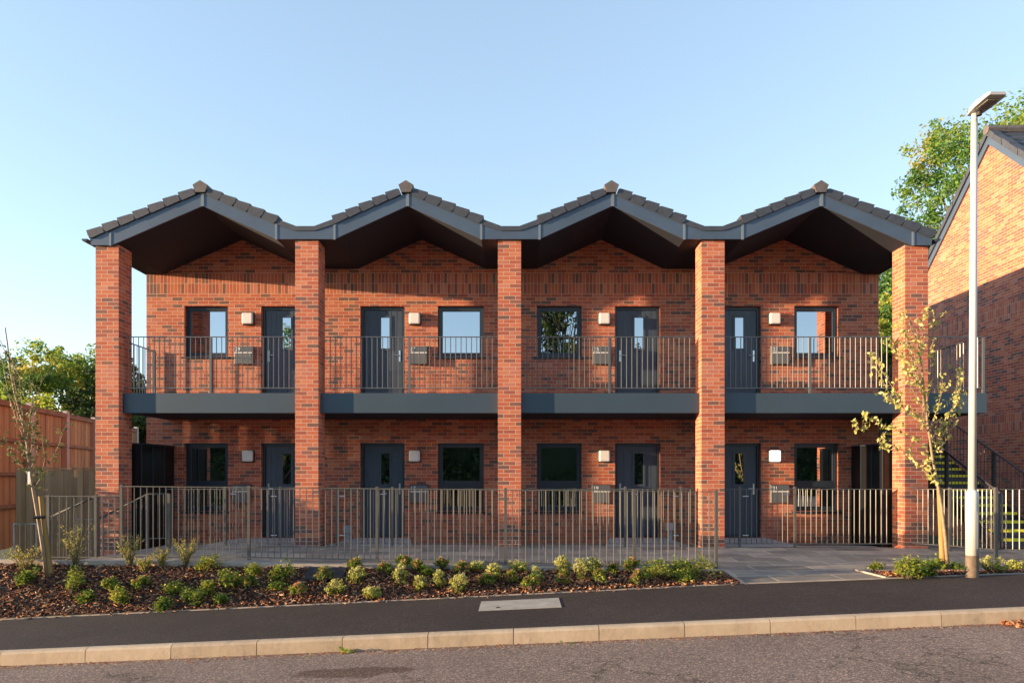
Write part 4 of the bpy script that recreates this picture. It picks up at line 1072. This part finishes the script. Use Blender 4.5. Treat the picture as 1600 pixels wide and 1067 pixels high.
# saplings
def sapling(Y, trunk, branches, leaves, label, lm, r0, lsize):
    b = P(*trunk[0], Y); o = empty('sapling', b, label, 'young tree')
    rng = random.Random(trunk[0][0]); n = len(trunk)
    m = MB(); m.tube([P(x, y, Y) for x, y in trunk], [lerp(r0, .008, (k / (n - 1)) ** .8) for k in range(n)], 8); m.build('trunk', 'sapling', o, smooth=True)
    m = MB(); lv = MB()
    for br in branches:
        dy = rng.uniform(-.35, .35); k = len(br)
        pts = [P(x, y, Y) + Vector((0, dy * (i / (k - 1)), 0)) for i, (x, y) in enumerate(br)]
        m.tube(pts, [lerp(.0065, .0028, i / (k - 1)) for i in range(k)], 5, cap=False)
        tip = leaves
        for _ in range(3 + k):
            i = rng.randrange(1, k); p = pts[i - 1].lerp(pts[i], rng.random()); d = (pts[i] - pts[i - 1]).normalized()
            e_ = p + (d * rng.uniform(.5, 1) + Vector((rng.gauss(0, .6), rng.gauss(0, .6), .25))).normalized() * rng.uniform(.08, .24)
            m.tube([p, p.lerp(e_, .5) + Vector((rng.gauss(0, .012), 0, .008)), e_], [.0032, .0026, .0016], 4, cap=False)
            for _ in range(max(1, leaves // 4)):
                lv.leaf(p.lerp(e_, rng.uniform(.4, 1.05)) + Vector((rng.gauss(0, .015), rng.gauss(0, .015), 0)), lsize * rng.uniform(.6, 1.1), Vector((rng.gauss(0, 1), rng.gauss(-.4, .8), rng.gauss(.3, .8))), rng.random(), rng, .5)
        for i in range(1, k):
            for _ in range(tip):
                if rng.random() < .8:
                    p = pts[i - 1].lerp(pts[i], rng.random()); nn = Vector((rng.gauss(0, 1), rng.gauss(-.4, .8), rng.gauss(.3, .8)))
                    lv.leaf(p + Vector((rng.gauss(0, .03), rng.gauss(0, .03), rng.gauss(0, .03))), lsize * rng.uniform(.6, 1.25), nn, rng.random(), rng, .5)
    m.build('branches', 'sapling', o, smooth=True); lv.build('foliage', lm, o)
    return o
Ys = 9.95
b0 = bedpt(73, 900); Ys = b0.y
o = sapling(Ys, [(73, 902), (66, 850), (58, 800), (51, 760), (46, 725), (42, 690), (36, 660), (30, 640), (22, 610), (15, 575), (12, 540), (8, 512)],
    [[(44, 700), (30, 660), (20, 620), (14, 570), (6, 530)], [(46, 722), (28, 700), (12, 692), (6, 688)], [(38, 668), (20, 650), (5, 625), (0, 600)], [(42, 690), (52, 655), (62, 620), (62, 590)],
     [(47, 735), (60, 715), (68, 690), (70, 668), (78, 655)], [(49, 748), (66, 730), (78, 700), (82, 670), (84, 655)], [(52, 765), (70, 745), (81, 716), (82, 690), (88, 684)], [(36, 660), (42, 625), (46, 590), (40, 560)],
     [(48, 740), (34, 725), (24, 712), (18, 702)], [(46, 725), (30, 706), (10, 692)], [(30, 640), (28, 600), (30, 570), (22, 545)], [(24, 620), (10, 590), (2, 560)], [(45, 715), (56, 700), (64, 672), (66, 660)],
     [(22, 610), (24, 575), (18, 540), (6, 505)], [(32, 645), (48, 640), (50, 600), (56, 575)]], 8, 'thin bare young tree with sparse leaves tied to a stake at left', 'leafsap', .028, .075)
m = MB(); tp = P(46, 745, Ys - .03); m.box(tp.x - .016, tp.x + .016, Ys - .045, Ys - .04, tp.z - .11, tp.z + .08); m.build('paper_tag', 'white', o)
m = MB(); c = P(62, 808, Ys); m.tube([c + Vector((-.05, -.045, 0)), c + Vector((.09, -.02, .01))], .022, 8); m.build('tie', 'black', o)
m = MB(); m.tube([bedpt(77, 902) + Vector((0, .05, -.1)), P(64, 775, Ys + .07)], .036, 12)
tag(m.build('tree_stake', 'stake', loc=b0), 'round wooden stake beside the thin bare young tree', 'tree stake', 'tree stakes')
b1 = bedpt(1480, 886); Yr = b1.y
o = sapling(Yr, [(1481, 888), (1477, 840), (1471, 790), (1464, 750), (1457, 715), (1452, 680), (1448, 650), (1444, 610), (1440, 570), (1432, 530), (1422, 500)],
    [[(1465, 757), (1450, 735), (1440, 700), (1410, 680), (1385, 672), (1350, 660), (1334, 650)], [(1466, 760), (1445, 730), (1425, 705), (1400, 690)], [(1360, 664), (1345, 672), (1336, 662)], [(1385, 674), (1375, 690), (1385, 700)],
     [(1452, 680), (1440, 655), (1410, 630), (1395, 600), (1380, 575), (1370, 555)], [(1450, 668), (1420, 640), (1400, 620), (1388, 590), (1376, 560)], [(1448, 650), (1420, 605), (1405, 570), (1400, 540), (1390, 510)],
     [(1446, 630), (1432, 590), (1420, 550), (1412, 520), (1408, 490)], [(1444, 610), (1438, 570), (1440, 540), (1445, 515)], [(1440, 575), (1428, 545), (1425, 510), (1432, 490)],
     [(1455, 700), (1475, 680), (1487, 650), (1493, 620), (1500, 590), (1503, 575)], [(1453, 690), (1470, 660), (1485, 630), (1490, 600)], [(1452, 672), (1462, 640), (1466, 615), (1470, 600)], [(1450, 660), (1452, 620), (1462, 570), (1466, 540)],
     [(1457, 712), (1478, 690), (1492, 660), (1500, 630), (1506, 610)], [(1442, 600), (1420, 570), (1402, 545), (1385, 530)], [(1448, 655), (1415, 640), (1398, 622), (1386, 612)], [(1436, 550), (1444, 525), (1450, 505)],
     [(1444, 610), (1415, 580), (1395, 560), (1378, 540)]], 13, 'young tree with pale yellow leaves and reddish twigs before the last pillar', 'leafpale', .028, .085)
m = MB(); m.tube([bedpt(1477, 888) + Vector((0, .05, -.1)), P(1468, 762, Yr + .06)], .040, 12)
tag(m.build('tree_stake', 'stake', loc=b1), 'round yellowish stake beside the leafy young tree near the lamp column', 'tree stake', 'tree stakes')

# ------------------------------------------------------------------ shrubs
rngS = random.Random(77)
def make_shrub(kind, w, h, seed):
    """shrub mesh around the origin; returns (foliage, stems)"""
    r = random.Random(seed); lv = MB(); st = MB()
    if kind == 'dome':
        n = 40; lob = [(r.gauss(0, .13) * w, r.gauss(0, .10) * w, r.uniform(.7, 1.08)) for _ in range(3)]
        for k in range(n):
            an = r.uniform(0, 6.28); q = r.random() ** .5; el = math.acos(q * .97)
            d = Vector((math.cos(an) * math.sin(math.acos(1 - q * .0 - r.random())), 0, 0))
            ph = math.acos(1 - r.random() * 1.1); d = Vector((math.cos(an) * math.sin(ph), math.sin(an) * math.sin(ph), math.cos(ph)))
            lb = r.choice(lob); c = Vector((lb[0] + d.x * w * .33, lb[1] + d.y * w * .33, (h * .42 + d.z * h * .5) * lb[2]))
            st.tube([(0, 0, 0), tuple(c)], [.006, .003], 4, cap=False)
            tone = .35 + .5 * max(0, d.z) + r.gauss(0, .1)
            for _ in range(20): lv.leaf(c + Vector((r.gauss(0, .016), r.gauss(0, .016), r.gauss(0, .014))), r.uniform(.018, .034), d + Vector((r.gauss(0, .6), r.gauss(0, .6), r.gauss(0, .6))), min(1, max(0, tone + r.gauss(0, .14))), r, .6)
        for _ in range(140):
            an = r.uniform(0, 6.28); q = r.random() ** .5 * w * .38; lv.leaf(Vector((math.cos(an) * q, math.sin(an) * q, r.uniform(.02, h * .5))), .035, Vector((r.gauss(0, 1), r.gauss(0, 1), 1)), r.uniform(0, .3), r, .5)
    elif kind == 'skim':
        for k in range(17):
            an = r.uniform(0, 6.28); q = r.random() ** .6
            tip = Vector((math.cos(an) * w * .42 * q, math.sin(an) * w * .42 * q, h * (1 - .4 * q * q) * r.uniform(.75, 1.0)))
            st.tube([(0, 0, 0), tuple(tip)], [.006, .004], 4, cap=False)
            for _ in range(16):
                a2 = r.uniform(0, 6.28); out = Vector((math.cos(a2), math.sin(a2), r.uniform(.2, .9)))
                lv.leaf(tip + out * r.uniform(.015, .05) - Vector((0, 0, r.uniform(0, .06))), r.uniform(.045, .08), out.cross(Vector((r.gauss(0, 1), r.gauss(0, 1), .3))) + Vector((0, 0, .7)), r.uniform(.05, .6), r, .38)
            if r.random() < (.6 if w > .30 else .42):
                for _ in range(26): lv.leaf(tip + Vector((r.gauss(0, .017), r.gauss(0, .017), .012 + r.gauss(0, .014))), r.uniform(.014, .024), Vector((r.gauss(0, 1), r.gauss(0, 1), 1)), r.uniform(.68, 1), r, .8)
    elif kind == 'green':
        n = int(24 + 55 * w) if w < .5 else 110; sh = r.uniform(-.18, .15)
        lob = [(r.gauss(0, .26) * w, r.gauss(0, .18) * w, r.uniform(.55, 1.1)) for _ in range(r.randint(2, 4))]
        for k in range(n):
            an = r.uniform(0, 6.28); q = r.random() ** .55
            lb = r.choice(lob)
            tip = Vector((lb[0] + math.cos(an) * w * .30 * q, lb[1] + math.sin(an) * w * .30 * q, h * lb[2] * (1 - .45 * q * q) * r.uniform(.5, 1.0)))
            st.tube([(tip.x * .45, tip.y * .45, 0), tuple(tip)], [.004, .002], 4, cap=False); tone = r.uniform(.2, .85) + sh
            for _ in range(15):
                q_ = r.uniform(.55, 1) if r.random() < .35 else 1.0
                lv.leaf(tip * q_ + Vector((r.gauss(0, .035), r.gauss(0, .035), r.gauss(-.01, .03))), r.uniform(.03, .06), Vector((r.gauss(0, .7), r.gauss(0, .7), 1)), min(1, max(0, tone + r.gauss(0, .12))), r, .5)
    else:                                     # wispy stems
        for k in range(30):
            an = r.uniform(0, 6.28); q = r.random() ** .5
            tip = Vector((math.cos(an) * w * .5 * q, math.sin(an) * w * .5 * q, h * r.uniform(.55, 1.0))); mid = tip * .5 + Vector((0, 0, h * .12))
            st.tube([(0, 0, 0), tuple(mid), tuple(tip)], [.004, .003, .002], 4, cap=False)
            for _ in range(24):
                t = r.uniform(.15, 1); p = mid.lerp(tip, (t - .5) * 2) if t > .5 else Vector((0, 0, 0)).lerp(mid, t * 2)
                lv.leaf(p + Vector((r.gauss(0, .012), r.gauss(0, .012), r.gauss(0, .012))), r.uniform(.018, .04), Vector((r.gauss(0, 1), r.gauss(0, 1), .5)), r.random(), r, .4)
    return lv, st
KM = {'dome': ('dome', 'shrub'), 'skim': ('skim', 'shrub'), 'green': ('shrub', 'shrub'), 'wisp': ('twig', 'shrub')}
KNAME = {'dome': 'rounded pale yellow green shrub', 'skim': 'small shrub with red flower tips', 'green': 'small dark green shrub', 'wisp': 'wispy tall stemmed plant'}
SH = [  # kind, x, y of the foot, width px, height px, where
 ('wisp', 40, 893, 60, 48, 'at the left edge left of the stake'), ('wisp', 118, 888, 70, 68, 'right behind the stake of the bare sapling'), ('wisp', 203, 886, 52, 54, 'at the post below the first pillar'), ('wisp', 290, 886, 46, 48, 'against the railing before the black screen'), ('wisp', 252, 887, 34, 34, 'between the first pillar and the black screen'),
 ('wisp', 225, 893, 34, 26, 'on the bark below the black screen'),
 ('green', 102, 928, 44, 40, 'just right of the bare sapling foot'), ('green', 45, 912, 34, 30, 'left of the bare sapling foot'), ('green', 133, 940, 28, 26, 'below the railing end, first in the lower row'),
 ('skim', 172, 925, 32, 26, 'below the first pillar, upper of a pair'), ('green', 191, 944, 38, 34, 'below the first pillar, lower and largest of a pair'), ('skim', 221, 922, 32, 26, 'right of the pair below the first pillar'),
 ('green', 274, 925, 36, 26, 'below the black screen on the open bark'), ('green', 252, 954, 34, 26, 'lowest on the bark, below the black screen'), ('green', 298, 948, 40, 34, 'left half of the touching pair below the first window'), ('green', 324, 927, 30, 28, 'right half of the touching pair below the first window'),
 ('green', 327, 890, 34, 26, 'at the railing foot left of the first window'), ('green', 360, 921, 38, 32, 'below the first window beside the red tipped shrub'), ('skim', 391, 922, 24, 28, 'below letterbox 15'), ('green', 400, 895, 34, 20, 'at the railing foot below letterbox 15'), ('green', 438, 905, 32, 38, 'below door 15 at the left of the drain grate'), ('green', 346, 941, 24, 16, 'tiny one below the first window'), ('green', 436, 918, 24, 16, 'tiny one left of the drain grate'),
 ('skim', 466, 930, 34, 24, 'below the drain grate'), ('skim', 506, 912, 28, 26, 'touching the right corner of the drain grate'), ('dome', 525, 928, 38, 24, 'right below the drain grate'), ('skim', 556, 893, 30, 26, 'behind the dome right of the drain grate'), ('dome', 557, 912, 36, 28, 'right of the drain grate'), ('dome', 582, 934, 36, 24, 'lowest dome of the bed'),
 ('skim', 601, 900, 26, 28, 'below the post right of door 17'), ('skim', 631, 888, 30, 28, 'at the railing foot below letterbox 17'), ('dome', 626, 914, 34, 34, 'below letterbox 17'), ('skim', 652, 895, 24, 20, 'right of the one below letterbox 17'), ('green', 664, 898, 24, 18, 'below the window of flat 17'), ('dome', 656, 924, 26, 26, 'front of the row below letterbox 17'),
 ('skim', 691, 890, 26, 22, 'in dark red below the window of flat 17'), ('dome', 687, 918, 30, 32, 'below the window of flat 17'), ('dome', 715, 926, 36, 28, 'in front below the window of flat 17'), ('skim', 722, 902, 28, 26, 'left of the third pillar'), ('dome', 743, 891, 30, 20, 'at the railing foot left of the third pillar'),
 ('dome', 772, 908, 36, 32, 'before the third pillar'), ('skim', 760, 918, 32, 28, 'in front of the dome before the third pillar'), ('skim', 798, 914, 26, 28, 'right below the third pillar'), ('dome', 810, 892, 34, 22, 'at the railing foot before the third pillar'), ('dome', 840, 908, 26, 26, 'right behind the brightest red tipped shrub'), ('skim', 830, 924, 36, 32, 'brightest and reddest in front right of the third pillar'),
 ('dome', 877, 895, 34, 26, 'below the window of flat 19'), ('skim', 881, 918, 32, 32, 'below the window of flat 19'), ('dome', 910, 906, 36, 32, 'front of the pair below letterbox 19'), ('dome', 926, 893, 32, 26, 'back of the pair below letterbox 19'), ('skim', 938, 916, 30, 26, 'below letterbox 19'), ('skim', 958, 902, 28, 24, 'below the left edge of door 19'), ('skim', 987, 896, 28, 28, 'below door 19 at the railing foot'), ('skim', 1000, 916, 30, 32, 'below door 19 in front'),
 ('green', 1018, 902, 34, 34, 'left of the large leafy shrub before door 19'), ('green', 1046, 902, 66, 44, 'largest and leafiest, before the utility box'), ('green', 1072, 911, 40, 28, 'right end of the left bark bed'),
 ('green', 1371, 884, 32, 24, 'at the left end of the right bark bed'), ('green', 1416, 901, 66, 46, 'largest in the right bark bed before the last pillar'), ('green', 1462, 884, 40, 30, 'behind the leafy sapling foot'), ('green', 1452, 902, 36, 24, 'in front of the leafy sapling foot'), ('dome', 1548, 895, 62, 28, 'wide, right of the lamp column'), ('green', 1500, 890, 26, 22, 'between the leafy sapling and the lamp column'), ('dome', 1592, 893, 36, 24, 'at the right edge beyond the lamp column'),
]
cache = {}
for i, (kind, x, y, wp, hp, where) in enumerate(SH):
    b = bedpt(x, y); sc = b.y / F
    w_, h_ = wp * sc, hp * sc
    key = None
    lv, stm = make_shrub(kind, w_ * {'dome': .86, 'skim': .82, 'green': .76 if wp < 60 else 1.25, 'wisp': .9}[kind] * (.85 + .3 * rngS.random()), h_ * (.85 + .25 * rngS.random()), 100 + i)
    off = Vector(b) - Vector((0, 0, .01))
    o = empty('planted_shrub', tuple(off), KNAME[kind] + ' ' + where, 'shrub', {'dome': 'pale domed shrubs in the bark beds', 'skim': 'red tipped shrubs in the bark bed', 'green': 'green shrubs in the bark beds', 'wisp': 'wispy plants at the left of the bark bed'}[kind])
    for mb in (lv, stm): mb.v = [tuple(Vector(v) + off) for v in mb.v]
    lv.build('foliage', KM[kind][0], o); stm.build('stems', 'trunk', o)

# ------------------------------------------------------------------ sky, sun, camera
EL, AZ = 4.5, 79.0                        # sun height; degrees left of the line from the wall to the camera
sd = Vector((-math.sin(R(AZ)) * math.cos(R(EL)), -math.cos(R(AZ)) * math.cos(R(EL)), math.sin(R(EL))))
w = bpy.data.worlds.new("World"); scene.world = w; w.use_nodes = True
nt = w.node_tree; sky = nt.nodes.new('ShaderNodeTexSky'); sky.sky_type = 'NISHITA'; sky.sun_disc = False
sky.sun_elevation = R(EL); sky.sun_rotation = math.atan2(sd.x, sd.y)
sky.air_density = 1.0; sky.dust_density = 0.0; sky.ozone_density = 0.95; sky.altitude = 2500
gm = nt.nodes.new('ShaderNodeGamma'); gm.inputs[1].default_value = 0.6; nt.links.new(sky.outputs[0], gm.inputs[0])
wb = mixc(nt, 1.0, gm.outputs[0], (0.93, 1.0, 1.09), 'MULTIPLY')
bg = nt.nodes['Background']; nt.links.new(wb, bg.inputs[0]); bg.inputs[1].default_value = 0.134
su = bpy.data.lights.new('sun', 'SUN'); su.energy = 2.7; su.angle = R(0.5); su.color = (1.0, 0.69, 0.39)
so = bpy.data.objects.new('sun', su); COL.objects.link(so); so.rotation_euler = sd.to_track_quat('Z', 'Y').to_euler()
cam = bpy.data.cameras.new('camera'); co = bpy.data.objects.new('camera', cam); COL.objects.link(co); scene.camera = co
co.location = (0, 0, CH); co.rotation_euler = (R(90), 0, 0)
cam.sensor_width = 36; cam.lens = F / 1600 * 36; cam.shift_x = -(VX - 800) / 1600; cam.shift_y = (VY - 533.5) / 1600
cam.clip_start = 0.05; cam.clip_end = 2000
scene.view_settings.view_transform = 'Standard'; scene.view_settings.look = 'None'; scene.view_settings.exposure = 2.5; scene.view_settings.gamma = 1.0
scene.render.engine = 'CYCLES'
scene.cycles.use_denoising = True
scene.cycles.max_bounces = 8
